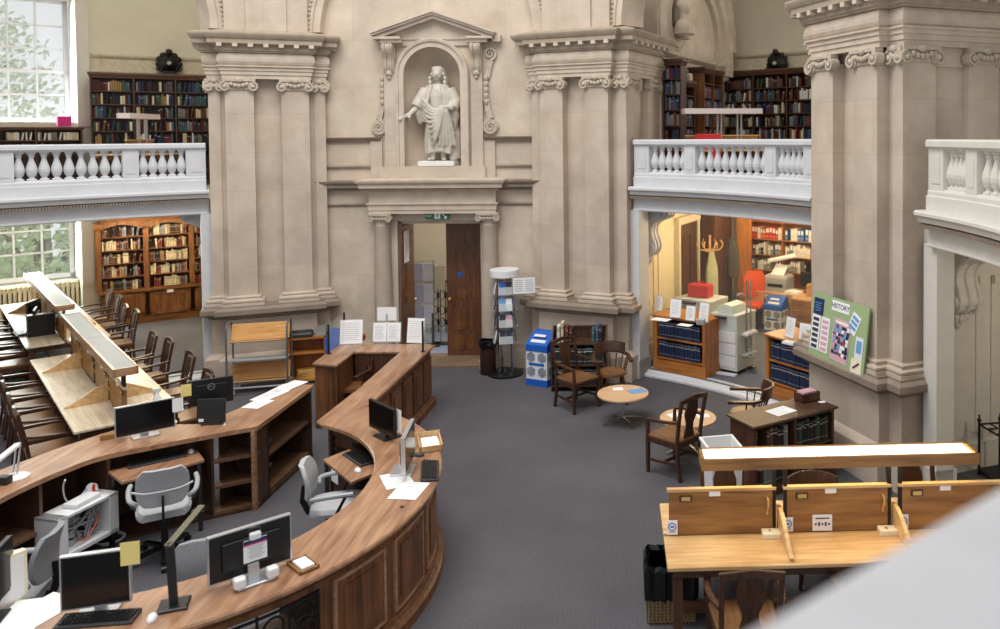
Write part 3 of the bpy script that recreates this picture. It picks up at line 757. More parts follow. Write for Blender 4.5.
flank(2.95,4.2,.36,2.3,'bookcase with broad brown end panel by the arch foot, right gallery',2)
# -- office shelves
t=bookcase('bookcase','open office shelving packed with binders and boxes behind the glass',pol(35.6,11.85,.08),-R_(35.6),2.6,2.5,.36,3,[.1,.55,.95,1.28,1.62,2.0],(M['orangez'],M['orange']),top=.06)
WB='on the office shelves behind the glass'
for c in range(3):
    x0=-1.25+.87*c; x1=x0+.8
    fill(t,x0,x1,.03,2.0,.3,.34,.07,.09,.26,[['orange','red','orange'],['white','white','black','white'],['white','grey']][c],'on the top office shelf','each','binder',meshes=BND,gaps=.05,lean=0)
    fill(t,x0,x1,.03,1.62,.2,.28,.05,.09,.26,[['red','white','orange'],['blue','white'],['white','grey']][c],'on the second office shelf','each','binder',meshes=BND,gaps=.2,lean=0)
    fill(t,x0,x1,.03,1.28,.18,.27,.03,.08,.24,[['white','grey','black'],['white','grey'],['black','white']][c],'on the third office shelf','each','binder',meshes=BND,gaps=.2,lean=0)
    fill(t,x0,x1,.03,.95,.18,.25,.03,.08,.24,['white','black','grey'],'on the fourth office shelf','each','binder',meshes=BND,gaps=.35,lean=0)
for key,d in stuff_books.items():
    pass
# -- low cases of dark blue volumes either side of the glass door
def lowcase(lab,th,r,w,where,mats,h=.92,d=.6):
    t=bookcase('low_bookcase',lab,pol(th,r,.08),-R_(th),w,h,d,1,[.22,.545],mats,base=.18,top=.05,th=.05)
    for z,o in ((.22,'lower'),(.545,'upper')):
        fill(t,-w/2+.065,w/2-.06,.03,z,.255,.275,.055,.062,.25,['dblue'],'on the %s shelf of the low bookcase %s'%(o,where),'each',gaps=0,lean=0)
    return t
lcl=lowcase('low orange-brown bookcase of dark blue volumes, left of the copier',35.6,7.17,.98,'by the copier',(M['orangez'],M['orange']))
lcr=lowcase('low orange-brown bookcase of dark blue volumes, half behind the notice board pier',52.6,7.2,.98,'by the notice board',(M['orangez'],M['orange']))
# -- dark bookcase beside the right pier
p0=Vector((4.796,1.476,0)); p1=Vector((5.80,2.08,0)); an=math.atan2(p1.y-p0.y,p1.x-p0.x)
t=bookcase('low_bookcase','dark brown low bookcase of big dark volumes beside the right stone pier',(p0+p1)/2,an,(p1-p0).length,.82,.42,2,[.1,.44],(M['oakd'],M['oakdx']),base=.08,top=.05,th=.035,topmat=M['deskd'])
dkc=t; W2=(p1-p0).length
for z,o in ((.1,'lower'),(.44,'upper')):
    for c in range(2): fill(t,-W2/2+.05+c*W2/2,-W2/2+(c+1)*W2/2-.03,.03,z,.25,.3,.03,.06,.25,[['grey','maroon','black','brown','black'],['black','black','green','black']][c],'on the %s %s shelf of the dark low bookcase'%(o,['left','right'][c]),'each',gaps=.03)
# -- sloped-top book cart with green volumes in front of the middle pier
t=thing('book_stand','dark wooden book stand with shelves of green volumes in front of the middle pier','bookcase',(2.6,5.2,0),0)
b=MB(); 
for s_ in (-1,1): b.yprism([(0,0),(.4,0),(.4,.95),(.3,.95),(.06,.78),(0,.78)],s_*.43,s_*.41)
b.b2(-.42,.42,.38,.4,.05,.93); b.build('carcass',M['oakd'],t)
for z in (.1,.42,.75): MB().b2(-.41,.41,.01,.38,z-.025,z).build('shelf',M['deskd'],t)
MB().b2(-.43,.43,.36,.4,.92,.945).build('top_rail',M['deskd'],t)
for z,o in ((.1,'lower'),(.42,'upper')): fill(t,-.4,.4,.03,z,.24,.27,.035,.06,.25,['dgreen','dgreen','dgreen','black'],'on the %s shelf of the book stand'%o,'each',gaps=0,lean=0)
for i,(x,c,h) in enumerate(((-.32,'white',.25),(-.26,'cream',.3),(-.19,'red',.24),(-.13,'maroon',.2),(.22,'teal',.2),(.28,'blue',.26),(.33,'black',.24))):
    fill_o=bpy.data.objects.new('book',BM[c]); C.objects.link(fill_o); fill_o.matrix_world=Matrix.Translation((2.6+x,5.28,.751))@Matrix.Diagonal((.045,.2,h,1))
    tag(fill_o,'%s book standing %s on top of the dark wooden book stand'%(c,['furthest left','second from left','third from left','fourth from left','first of the right three','second of the right three','furthest right'][i]),'book')
# merged far books
allb=MB(); cols=[]
for key,d in stuff_books.items():
    for col,ms in d.items():
        if col not in cols: cols.append(col)
mats=[]; 
for c in cols: mats+= [BK[c]]
proto=MB(); n=4; pr=[(-.5*math.cos(PI*i/n),.06-.06*math.sin(PI*i/n)) for i in range(n+1)]; proto.prism(pr+[(.5,1),(-.5,1)],0,1)
mats.append(M['gilt'])
for key,d in stuff_books.items():
    for col,ms in d.items():
        for m in ms:
            allb.mi=cols.index(col); allb.add([m@v for v in proto.v],proto.f)
            if random.random()<.3:
                z0=random.choice((.68,.74,.8)); allb.mi=len(mats)-1; m2=m@Matrix.Translation((0,-.012,z0))@Matrix.Diagonal((.9,.3,.05,1)); allb.add([m2@v for v in proto.v],proto.f)
o=allb.build('books',mats); tag(o,'rows of old cloth-bound books filling the gallery bookcases','books',kind='stuff')
# ================================================================ THE ENQUIRY DESK RING
DC=(-.58,-.16); DH=.9
def dpol(a,r,z=0): return Vector((DC[0]+r*math.sin(R_(a)),DC[1]+r*math.cos(R_(a)),z))
t=thing('enquiry_desk','curved oak enquiry desk with panelled front, the big arc in the foreground','desk',(DC[0],DC[1],0)); A0,A1=25.8,228
b=MB(); b.arcprof([(1.75,.855),(2.34,.855),(2.365,.865),(2.365,.885),(2.355,.9),(1.76,.9),(1.75,.89)],A0,A1,90); b.build('desktop',M['desk'],t)
b=MB(); b.arcprof([(2.27,.78),(2.33,.84),(2.33,.856),(2.24,.856),(2.24,.78)],A0,A1,90); b.build('top_moulding',M['deskp'],t)
GA=(124,196)
b=MB(); b.arc(2.24,2.285,.1,.8,A0,GA[0],50); b.arc(2.24,2.285,.1,.8,GA[1],A1,16); b.arc(2.24,2.285,.755,.8,*GA,20); b.arc(2.24,2.285,.1,.16,*GA,20); b.build('front',M['deskp'],t)
b=MB(); b.arcprof([(2.2,0),(2.37,0),(2.37,.08),(2.35,.1),(2.32,.11),(2.31,.14),(2.28,.15),(2.2,.15)],A0,A1,90); b.build('plinth',M['deskp'],t)
na=6; st=(GA[0]-A0-3)/na
for k in range(na):
    a0=A0+2+st*k+2; a1=A0+2+st*(k+1)-2
    if k==0: a0+=4
    b=MB(); b.arc(2.285,2.3,.2,.74,a0,a1,8); b.arc(2.295,2.312,.26,.68,a0+1.6,a1-1.6,8)
    b.build('raised_panel',M['deskp'],t)
    b=MB()
    for (q0,q1,z0,z1) in ((a0-.4,a1+.4,.74,.765),(a0-.4,a1+.4,.175,.2),(a0-.5,a0+.1,.18,.76),(a1-.1,a1+.5,.18,.76)): b.arc(2.28,2.308,z0,z1,q0,q1,6)
    b.build('panel_moulding',M['desk'],t)
# wrought iron grille
b=MB()
a=GA[0]; step=5.5; n=int((GA[1]-GA[0])/step)
for k in range(n+1):
    a=GA[0]+step*k; b.tube([dpol(a,2.262,.19)-Vector((*DC,0)),dpol(a,2.262,.765)-Vector((*DC,0))],.011,6)
for k in range(n):
    a=GA[0]+step*(k+.5)
    for zc,rr in ((.62,.07),(.29,.07)):
        b.tube([dpol(a+math.degrees(rr*math.cos(2*PI*i/14)/2.26),2.262,zc+rr*math.sin(2*PI*i/14))-Vector((*DC,0)) for i in range(14)],.009,5,closed=True)
    for s_ in (-1,1):
        pts=[]
        for i in range(16):
            u=i/15; ang=u*2.6*PI; q=.085*(1-.75*u); pts.append(dpol(a+s_*math.degrees((.0+q*math.sin(ang))/2.26),2.262,.455+s_*(.09-q*math.cos(ang)))-Vector((*DC,0)))
        b.tube(pts,.009,5)
    b.ball(dpol(a,2.262,.455)-Vector((*DC,0)),.028,8)
for z in (.17,.37,.54,.72): b.tube([dpol(GA[0]+(GA[1]-GA[0])*i/24,2.262,z)-Vector((*DC,0)) for i in range(25)],.012,6)
b.build('iron_grille',M['iron'],t)
# inner carcass: uprights and shelves
for a in (27.5,62,80,102,124,146,168,190,212): 
    b=MB(); p=dpol(a,2.02)-Vector((*DC,0)); b.box((p.x,p.y,.43),(.03,.46,.85),rz=-R_(a)); b.build('upright',M['deskd'],t)
b=MB()
for a0,a1 in ((80,102),(102,124),(124,146)): b.arc(1.85,2.24,.42,.44,a0,a1,8); b.arc(1.85,2.24,.08,.1,a0,a1,8)
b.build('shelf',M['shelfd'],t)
b=MB(); p=dpol(35,2.0); b.box((p.x-DC[0],p.y-DC[1],.43),(.5,.4,.84),rz=-R_(35)); 
for k in range(6): 
    for j in range(2): pass
b.build('cubby_unit',M['deskd'],t)
# little pigeonholes on the cubby front
b=MB(); c35=dpol(35,1.79)-Vector((*DC,0))
for k in range(7):
    q=c35+Vector((math.cos(R_(35)),-math.sin(R_(35)),0))*(-.2); b.box((q.x,q.y,.3+.075*k),(.07,.02,.05),rz=-R_(35))
    q=c35+Vector((math.cos(R_(35)),-math.sin(R_(35)),0))*(.2); b.box((q.x,q.y,.3+.075*k),(.07,.02,.05),rz=-R_(35))
b.box((c35.x,c35.y,.55),(.22,.03,.26),rz=-R_(35)); b.build('pigeonholes',M['black'],t)
# ---- the straight counter behind
t=thing('counter','dark panelled three-sided oak counter in front of the doorway','counter',(-.19,3.4,0)); ox,oy=.19,-3.4
def sh(p): return (p[0]+ox,p[1]+oy)
ct=[(-.89,3.78),(-.52,3.68),(-.52,4.31),(.135,4.31),(.135,2.76),(.083,1.516),(.41,2.06),(.455,2.3),(.52,4.69),(-.87,4.69)]
ct=[(-.89,3.74),(-.53,3.66),(-.53,4.31),(.135,4.31),(.135,2.72),(.083,1.516),(.178,1.412),(.452,1.966),(.475,2.3),(.53,4.69),(-.88,4.69)]
poly=[sh(p) for p in ct]
b=MB().stack(poly,[(-.02,.85),(0,.86),(.005,.885),(-.005,.9)]); b.build('countertop',M['desk'],t)
b=MB(); b.stack([sh(p) for p in [(.39,2.02),(.42,2.3),(.47,4.62),(-.83,4.62),(-.83,3.8),(-.80,3.8),(-.80,4.58),(.43,4.58),(.38,2.3),(.35,2.05)]],[(0,0),(0,.85)]); b.build('front',M['deskp'],t)
b=MB().b2(-.86+ox,-.55+ox,3.74+oy,3.77+oy,0,.86); b.b2(-.57+ox,-.55+ox,3.72+oy,4.3+oy,0,.86); b.b2(-.86+ox,-.55+ox,3.72+oy,4.3+oy,.05,.08); b.build('end_panel',M['deskp'],t)
b=MB().b2(.14+ox,.16+ox,2.75+oy,4.3+oy,.3,.86); b.b2(-.53+ox,.14+ox,4.33+oy,4.36+oy,.3,.86); b.build('inner_panel',M['oakd'],t)
b=MB().stack([sh(p) for p in [(.43,2.3),(.48,4.63),(.44,4.63),(.40,2.3)]],[(.05,0),(.05,.09),(.03,.11),(.02,.14),(0,.15)]); b.build('plinth',M['deskp'],t)
for k in range(5):
    y0=2.42+.45*k; y1=y0+.36; f=lambda y:.43+(y-2.3)/2.33*.05
    b=MB(); b.bar((f(y0)+ox,y0+oy,.47),(f(y1)+ox,y1+oy,.47),.035,.56); b.bar((f(y0)+.012+ox,y0+.06+oy,.47),(f(y1)+.012+ox,y1-.06+oy,.47),.035,.42); b.build('raised_panel',M['deskp'],t)
# ---- left desk: curved run and straight wing
def cat(pts,n=5):
    out=[]
    for i in range(len(pts)-1):
        p0=pts[max(i-1,0)];p1=pts[i];p2=pts[i+1];p3=pts[min(i+2,len(pts)-1)]
        for k in range(n):
            u=k/n; out.append(.5*((2*p1)+(p2-p0)*u+(2*p0-5*p1+4*p2-p3)*u*u+(3*p1-p0-3*p2+p3)*u**3))
    return out+[pts[-1]]
inn=cat([P(x,y,DH) for x,y in ((-70,548),(-30,519),(0,499),(30,484),(65,469),(100,456.5),(150,446),(200,436.5),(257.5,426.3))])
out=cat([P(x,y,DH) for x,y in ((-70,502),(-30,483),(0,470),(40,455),(80,441),(120,429),(160,425),(200,424))])
wr=[P(314,384.8,DH)]; wb=[P(283,383.5,DH),P(240,408,DH)]
LT=(-1.3,.9); t=thing('staff_desk','long curved oak desk with open shelves below, left part of the ring','desk',(LT[0],LT[1],0))
loc=lambda p:(p[0]-LT[0],p[1]-LT[1])
poly=[loc(p) for p in inn]+[loc(p) for p in wr]+[loc(p) for p in wb]+[loc(p) for p in out[::-1]]
b=MB().prism(poly,DH-.045,DH); b.build('desktop',M['desk'],t)
# back panel follows the outer edge, uprights and shelves between
def lerp(a,b_,u): return a+(b_-a)*u
def inset(L,d,sgn):
    o_=[]
    for i,p in enumerate(L):
        q=(L[min(i+1,len(L)-1)]-L[max(i-1,0)]).normalized(); o_.append(p+Vector((q.y,-q.x,0))*d*sgn)
    return o_
bo=inset(out,.05,1); bi=inset(out,.08,1)
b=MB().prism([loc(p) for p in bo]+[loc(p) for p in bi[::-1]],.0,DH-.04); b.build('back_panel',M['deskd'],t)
fi=inset(inn,.04,-1)
def at_i(L,x): # the point of an edge seen at column x
    best=min(range(len(L)),key=lambda i:abs(px_of(L[i])-x)); return L[best]
def px_of(p):
    x,y,z=p[0]-CX,p[1]-CY,p[2]-CH; c,s=math.cos(PIT),math.sin(PIT); return PX0+CF*x/(c*y-s*z)
ups=[-40,40,107,205]
for x in ups:
    p=at_i(fi,x); q=min(bi,key=lambda k:(k-p).length)
    b=MB().bar((*loc(p),.43),(*loc(q),.43),.03,.84); b.build('upright',M['deskd'],t)
for x0,x1 in ((-40,40),(205,257)):
    i0=min(range(len(fi)),key=lambda i:abs(px_of(fi[i])-x0)); i1=min(range(len(fi)),key=lambda i:abs(px_of(fi[i])-x1))
    sl=fi[i0:i1+1]; bk=[min(bi,key=lambda k:(k-p).length) if x0<100 else p+Vector((-.05,.42,0)) for p in sl]
    for z in ((.06,.33,.6) if x0>100 else (.06,.42)):
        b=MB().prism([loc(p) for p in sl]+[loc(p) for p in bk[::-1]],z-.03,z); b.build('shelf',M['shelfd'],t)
b=MB().prism([loc(p) for p in fi]+[loc(p) for p in bi[::-1]],0,.03); b.build('plinth',M['deskd'],t)
# wing
A=P(257.5,426.3,DH); B=P(314,384.8,DH); Cc=P(283,383.5,DH); D=P(222,420,DH)
d=(B-A).normalized(); nrm=Vector((-d.y,d.x,0))    # nrm points back (left)
def W(s_,k): q=A+d*s_+nrm*k; return loc(q)
Lw=(B-A).length
b=MB()
b.prism([W(.0,.03),W(.3,.03),W(.3,.06),W(.0,.06)],0,DH-.04); b.build('wing_panel',M['deskd'],t); b=MB()
b.prism([W(Lw-.05,.03),W(Lw-.01,.03),W(Lw-.01,.4),W(Lw-.05,.4)],0,DH-.04); b.build('wing_panel',M['deskd'],t); b=MB()
b.prism([W(.27,.03),W(.3,.03),W(.3,.4),W(.27,.4)],0,DH-.04); b.build('wing_panel',M['deskd'],t)
b=MB().prism([W(0,.38),W(Lw,.38),W(Lw,.42),W(0,.42)],0,DH-.04); b.build('back_panel',M['deskd'],t)
for z in (.08,.47): MB().prism([W(.3,.05),W(Lw-.05,.05),W(Lw-.05,.39),W(.3,.39)],z-.03,z).build('shelf',M['shelfd'],t)
MB().prism([W(0,.03),W(Lw,.03),W(Lw,.42),W(0,.42)],0,.045).build('plinth',M['deskd'],t)
e=fi[-1]; MB().prism([loc(A+d*.02+nrm*.02),loc(A+d*.02+nrm*.07),loc(A+nrm*.06-d*.03),loc(A+nrm*.02-d*.03)],0,DH-.04).build('upright',M['desk'],t)
# ---- keyboard shelves hung inside the ring
def kshelf(lab,pts,z):
    q=[P(x,y,z) for x,y in pts]; c=sum(q,Vector())/4; t=thing('keyboard_shelf',lab,'shelf',(c.x,c.y,0))
    MB().prism([(p.x-c.x,p.y-c.y) for p in q],z-.03,z).build('board',M['desk'],t,bevel=.006)
    far=q[3]; b=MB()
    for k in (0,2): 
        p=lerp(q[k],c,.12); b.b2(p.x-c.x-.015,p.x-c.x+.015,p.y-c.y-.015,p.y-c.y+.015,0,z-.03)
    b.build('support',M['dgrey'],t); return c
kshelf('low oak keyboard shelf beneath the black monitor on the left desk',((107,471),(122,482),(204.5,459.5),(197,449)),.72)
kshelf('low oak keyboard shelf inside the ring, by the grey chair at centre',((323,459),(351,482),(382,469.5),(349,449)),.72)
# ================================================================ OFFICE KIT
def face(fx,fy): return math.atan2(fx,-fy)          # turns local -y towards (fx,fy)
def monitor(lab,loc,rz,w=.55,h=.34,lift=.1,silver=True,tilt=0,logo=False,base=True,scr='screen'):
    t=thing('monitor',lab,'monitor',loc,rz)
    mx=Matrix.Translation((0,0,lift+h/2))@Matrix.Rotation(tilt,4,'X')
    b=MB().box((0,0,0),(w,.035,h)); b.box((0,.028,0),(w*.7,.03,h*.6)); b.xf(mx); b.build('casing',M['black'],t,bevel=.005)
    b=MB().box((0,-.019,.005),(w-.03,.004,h-.035)); b.xf(mx); b.build('screen',M[scr],t)
    if silver:
        b=MB()
        for x,z,sx,sz in ((0,h/2,w+.008,.008),(0,-h/2,w+.008,.008),(w/2,0,.008,h),(-w/2,0,.008,h)): b.box((x,0,z),(sx,.04,sz))
        b.xf(mx); b.build('bezel',M['silver'],t)
    if base:
        b=MB().box((0,.062,(lift+h*.25)/2),(.07,.028,lift+h*.25)); b.build('stand_neck',M['silver' if silver else 'black'],t)
        MB().box((0,.05,.008),(.24,.2,.016)).build('stand_base',M['silver' if silver else 'black'],t,bevel=.006)
    if logo:
        b=MB(); q=mx@Matrix.Translation((0,.045,h*.22))@Matrix.Rotation(PI/2,4,'X')
        L=[[q@Vector((r*math.cos(2*PI*i/24),r*math.sin(2*PI*i/24),0)) for i in range(24)] for r in (.036,.031)]
        b.rings(L,cap=False); b.build('round_emblem',M['silver'],t)
        txt(t,'emblem_letters','DELL',.02,mx@Matrix.Translation((0,.046,h*.22))@Matrix.Rotation(PI,4,'Z')@Matrix.Rotation(PI/2,4,'X'),M['silver'])
    return t
def txt(parent,name,s,size,mx,mat,align='CENTER'):
    cu=bpy.data.curves.new(name,'FONT'); cu.body=s; cu.size=size; cu.align_x=align; cu.align_y='CENTER'; cu.extrude=.0008
    o=bpy.data.objects.new(name,cu); C.objects.link(o)
    dg=bpy.context.evaluated_depsgraph_get(); me=bpy.data.meshes.new_from_object(o.evaluated_get(dg))
    bpy.data.objects.remove(o); bpy.data.curves.remove(cu)
    me.transform(mx); me.materials.clear(); me.materials.append(mat)
    o=bpy.data.objects.new(name,me); C.objects.link(o); o.parent=parent; return o
def keyboard(lab,loc,rz,mat='dgrey',w=.44,d=.14):
    t=thing('keyboard',lab,'keyboard',loc,rz)
    MB().yprism([(-d/2,0),(d/2,0),(d/2,.028),(-d/2,.014)],-w/2,w/2).build('case',M[mat],t,bevel=.003)
    b=MB()
    for r in range(5):
        for k in range(17): 
            x=-w/2+.02+(w-.04)*(k+.5)/17+(.004*r); y=-d/2+.02+(d-.035)*(r+.5)/5
            b.box((x,y,.02+.014*(y+d/2)/d),(.018,.018,.012))
    b.build('keys',M['black'],t); return t
def mouse(lab,loc,rz,mat='wplas'):
    b=MB().ball((0,0,.0),.05,12,(.62,1.1,.62)); 
    for v in b.v: v.z=max(v.z,0)
    o=b.build('mouse',M[mat],smooth=True,loc=loc,rz=rz); tag(o,lab,'mouse'); return o
def sheet(lab,loc,rz,w=.21,h=.297,mat='paper',name='paper_sheet',cat_='paper',lines=0,group=None,tiltx=0):
    t=thing(name,lab,cat_,loc,rz,group); mx=Matrix.Rotation(tiltx,4,'X')
    b=MB().b2(-w/2,w/2,-h/2,h/2,0,.002); b.xf(mx); b.build('sheet',M[mat],t)
    if lines:
        b=MB()
        for k in range(lines): y=h/2-.03-(h-.06)*k/max(1,lines-1); b.b2(-w/2+.02,w/2-.02-random.random()*w*.3,y-.003,y+.003,.002,.003)
        b.xf(mx); b.build('print',M['inkl'],t)
    return t
Z9=DH+.001
def mid(*px,z=DH): 
    q=sum((P(x,y,z) for x,y in px),Vector())/len(px); return Vector((q.x,q.y,z+.001))
m1=monitor('black flat monitor facing the empty office chair on the left desk',Vector((-1.5,1.09,DH+.001)),face(.64,-.77),.52,.30,.05)
m2=monitor('black monitor seen from behind with round emblem, on the left desk by the wing',Vector((-1.14,1.68,DH+.001)),face(-.5,.85),.43,.28,.14,silver=False,logo=True)
# small black terminal in front of it
t=thing('terminal','small black terminal panel standing before the monitor with the round emblem',"terminal",mid((211,425)),face(.1,-1))
b=MB().box((0,0,.15),(.29,.03,.25)); b.xf(Matrix.Rotation(-.12,4,'X')); b.build('panel',M['black'],t,bevel=.006)
MB().box((0,.06,.01),(.2,.14,.02)).build('foot',M['dgrey'],t); MB().box((-.09,-.022,.06),(.05,.004,.03)).build('label',M['paper'],t)
MB().tube([(.08,.03,.1),(.12,.06,.05),(.14,.0,.0),(.13,-.1,-.02)],.007,6).build('cable',M['wplas'],t)
m4=monitor('monitor on the far side of the ring facing left over the keyboard shelf',Vector((.96,1.01,DH+.001)),face(-.68,-.73),.5,.29,.06,silver=False)
m5=monitor('public terminal monitor at the ring edge, screen turned to the right',Vector((1.46,.2,DH+.001)),face(1,.12),.5,.33,.06)
m6=monitor('big black monitor seen from behind with a notice taped on it, foreground desk',Vector((.88,-1.55,DH+.001)),face(-.66,.75),.53,.32,.04)
m7=monitor('wide dark grey monitor facing the camera at lower left',Vector((.1,-1.97,DH+.001)),face(.28,-.96),.385,.34,.06)
m8=monitor('black monitor cut by the left edge of the picture',mid((-6,622)),face(.95,.3),.5,.34,.1,silver=False)
# things stuck on the monitors
def stuck(lab,w,h,mat,corner,dz,rz,cat_='note',tint=None):
    t=thing('paper_note',lab,cat_,corner,rz); MB().box((0,0,h/2+dz),(w,.003,h)).build('sheet',M[mat],t)
    if tint: MB().box((0,-.003,h*.8+dz),(w*.8,.002,h*.1)).build('print',M[tint],t)
    return t
def rel(o,x,y,z): return o.location+Matrix.Rotation(o.rotation_euler[2],3,'Z')@Vector((x,y,z))
stuck('yellow note stuck to the right edge of the dark grey monitor',.11,.15,'yellow',rel(m7,.2,-.026,.3),0,m7.rotation_euler[2])
stuck('yellow note stuck beside the monitor with the round emblem',.1,.13,'yellow',rel(m2,.24,.03,.27),0,m2.rotation_euler[2])
stuck('white note stuck to the right side of the black monitor on the left desk',.1,.14,'paper',rel(m1,.29,-.02,.2),0,m1.rotation_euler[2])
stuck('white paper strip hanging on the back edge of the left-facing monitor',.09,.22,'paper',rel(m4,.27,.03,.12),0,m4.rotation_euler[2])
t=thing('notice','white notice with a pink heading taped to the back of the big foreground monitor','notice',rel(m6,-.02,.048,.125),m6.rotation_euler[2]); t.scale=(.95,1,.7)
MB().box((0,0,.115),(.16,.004,.22)).build('sheet',M['paper'],t); b=MB().box((0,.003,.205),(.16,.003,.035)); b.build('heading',M['navy'],t); MB().box((0,.003,.178),(.16,.003,.014)).build('pink_band',M['magenta'],t)
b=MB()
for k in range(9): b.box((-.005,.003,.155-.015*k),(.12-.02*(k%3),.002,.004))
b.build('print',M['inkl'],t)
t=thing('webcam','white webcam clipped above the notice on the big foreground monitor','webcam',rel(m6,-.02,.055,.285),m6.rotation_euler[2])
MB().box((0,0,.02),(.075,.04,.05)).build('body',M['wplas'],t,bevel=.012); MB().tube([(-.04,0,.04),(-.03,.0,.075),(.03,0,.08),(.045,0,.05)],.005,6).build('cable',M['dgrey'],t)
for s_,l in ((-1,'right'),(1,'left')):
    o=MB().box((0,0,.035),(.075,.07,.07)).build('speaker',M['wplas'],bevel=.014); o.location=rel(m6,-s_*.105,.13,.018); o.rotation_euler[2]=m6.rotation_euler[2]
    tag(o,'small white %s-hand speaker box behind the big foreground monitor'%('left' if s_>0 else 'right'),'speaker')
keyboard('dark keyboard on the low shelf under the black monitor',mid((157,461),z=.72),face(.62,-.78),w=.5)
keyboard('dark keyboard on the shelf inside the ring at centre',mid((359,459),z=.72),face(-.72,-.7),w=.42,d=.16)
keyboard('dark keyboard at the ring edge before the public terminal',mid((430,472)),face(.96,.25),w=.44,d=.16)
keyboard('dark keyboard in front of the dark grey monitor, lower left',mid((98,621)),face(.12,-1),w=.46)
mouse('white mouse on the shelf under the black monitor, left desk',mid((191,452),z=.72),.6)
mouse('white mouse on the shelf inside the ring at centre',mid((358,471),z=.72),.7)
mouse('dark mouse near the wooden box at the ring edge',mid((419,456)),1.5,'dgrey')
mouse('white mouse beside the black desk lamp',mid((152,619)),.3)
mouse('white mouse on the left desk beside the black monitor',mid((174,423)),.3)
# trays, papers
q=mid((303,566.5)); t=thing('paper_tray','small square wooden tray of white slips on the foreground desk','tray',q,R_(-42)); t.scale=(.9,.7,.8)
b=MB().b2(-.12,.12,-.1,.1,0,.012)
for x0,x1,y0,y1 in ((-.12,.12,-.1,-.088),(-.12,.12,.088,.1),(-.12,-.108,-.1,.1),(.108,.12,-.1,.1)): b.b2(x0,x1,y0,y1,0,.03)
b.build('tray',M['carrelp'],t); MB().b2(-.085,.085,-.06,.07,.012,.036).build('slips',M['paper'],t)
q=mid((430,446)); t=thing('paper_tray','open wooden box with papers at the outer rim of the ring desk','box',q,R_(110))
b=MB().b2(-.17,.17,-.11,.11,0,.012)
for x0,x1,y0,y1 in ((-.17,.17,-.11,-.098),(-.17,.17,.098,.11),(-.17,-.158,-.11,.11),(.158,.17,-.11,.11)): b.b2(x0,x1,y0,y1,0,.09 if x0>.1 else .06)
b.build('tray',M['carrel'],t); MB().b2(-.14,.14,-.08,.08,.012,.04).build('papers',M['paper'],t)
for i,(px,rz) in enumerate((((258,404),-.5),((266,397),-.55),((274,394),-.6),((283,389),-.5),((293,385),-.6))):
    sheet('white printed sheet on the desk wing, '+['nearest the camera','second from the near end','middle of the five','second from the far end','furthest from the camera'][i],mid(px)+Vector((0,0,.001*i)),rz+.3,lines=8)
sheet('white printed sheet lying left of the other by the public terminal',mid((397,480)),.5,.24,.33,lines=10); sheet('white printed sheet lying nearest the camera by the public terminal',mid((409,491))+Vector((0,0,.002)),-.1,.25,.33,lines=10)
for i,(px,rz) in enumerate((((25,615),.2),((40,612),-.3),((12,625),.1))):
    sheet('white paper on the lower left desk, '+['left of the grey monitor','right beside the grey monitor stand','at the bottom left corner'][i],mid(px)+Vector((0,0,.001*i)),rz,.28,.38)
o=MB().b2(-.1,.1,-.04,.04,0,.05).build('wood_block',M['carrelp'],bevel=.005); o.location=mid((112,438)); o.rotation_euler[2]=.5; tag(o,'small wooden block at the left foot of the black monitor','block')
o=MB().lathe([(.035,0),(.04,.1),(.037,.1),(.033,.01)],16).build('cup',M['wplas'],smooth=True); o.location=mid((209,409)); tag(o,'white cup behind the small black terminal','cup')
o=MB().lathe([(.016,0),(.017,.004)],12).build('cable_grommet',M['black']); o.location=mid((402,507)); tag(o,'round black cable hole in the ring desktop','cable hole')
# leaning folder at the left edge
t=thing('folder','cream folder standing upright at the left edge of the desk','folder',mid((4,606)),face(.9,-.4)); MB().box((0,0,.16),(.26,.05,.32)).build('cover',M['paperc'],t); MB().box((0,-.026,.16),(.22,.004,.28)).build('page',M['paper'],t)
# desk lamps
q=mid((174,606)); t=thing('desk_lamp','black slim desk lamp with a long flat arm on the foreground desk','lamp',q,R_(20))
b=MB().stack([(-.09,-.08),(.09,-.08),(.09,.08),(-.09,.08)],[(0,0),(0,.012),(-.01,.018)]); b.build('base',M['black'],t,bevel=.004)
MB().bar((0,0,.01),(-.02,.02,.4),.05,.035).build('stem',M['black'],t,bevel=.004); b=MB().bar((-.03,.0,.4),(.12,.33,.5),.045,.014); b.build('arm',plain('lampolive','#6b6650',.4,.3),t,bevel=.003)
MB().ball((-.02,.02,.39),.028,10).build('hinge',M['black'],t)
q=mid((15,478)); t=thing('desk_lamp','white jointed desk lamp with a long tube head, far left desk','lamp',q,0)
MB().lathe([(.11,0),(.11,.012),(.03,.03),(.02,.05)],20).build('base',M['wplas'],t,smooth=True)
b=MB()
for x in (-.018,.018): b.tube([(x,0,.03),(x+.0,.05,.28)],.008,6)
b.tube([(0,.05,.27),(0,.05,.3)],.022,8); b.build('arm',M['silver'],t)
b=MB().bar((0,.05,.29),(-.1,-.3,.13),.06,.03); b.build('head',M['wplas'],t,bevel=.008)
o=MB().b2(-.05,.05,-.04,.04,0,.07).build('power_adapter',M['black'],bevel=.005); o.location=mid((4,484)); tag(o,'small black box beside the white jointed lamp','power box')
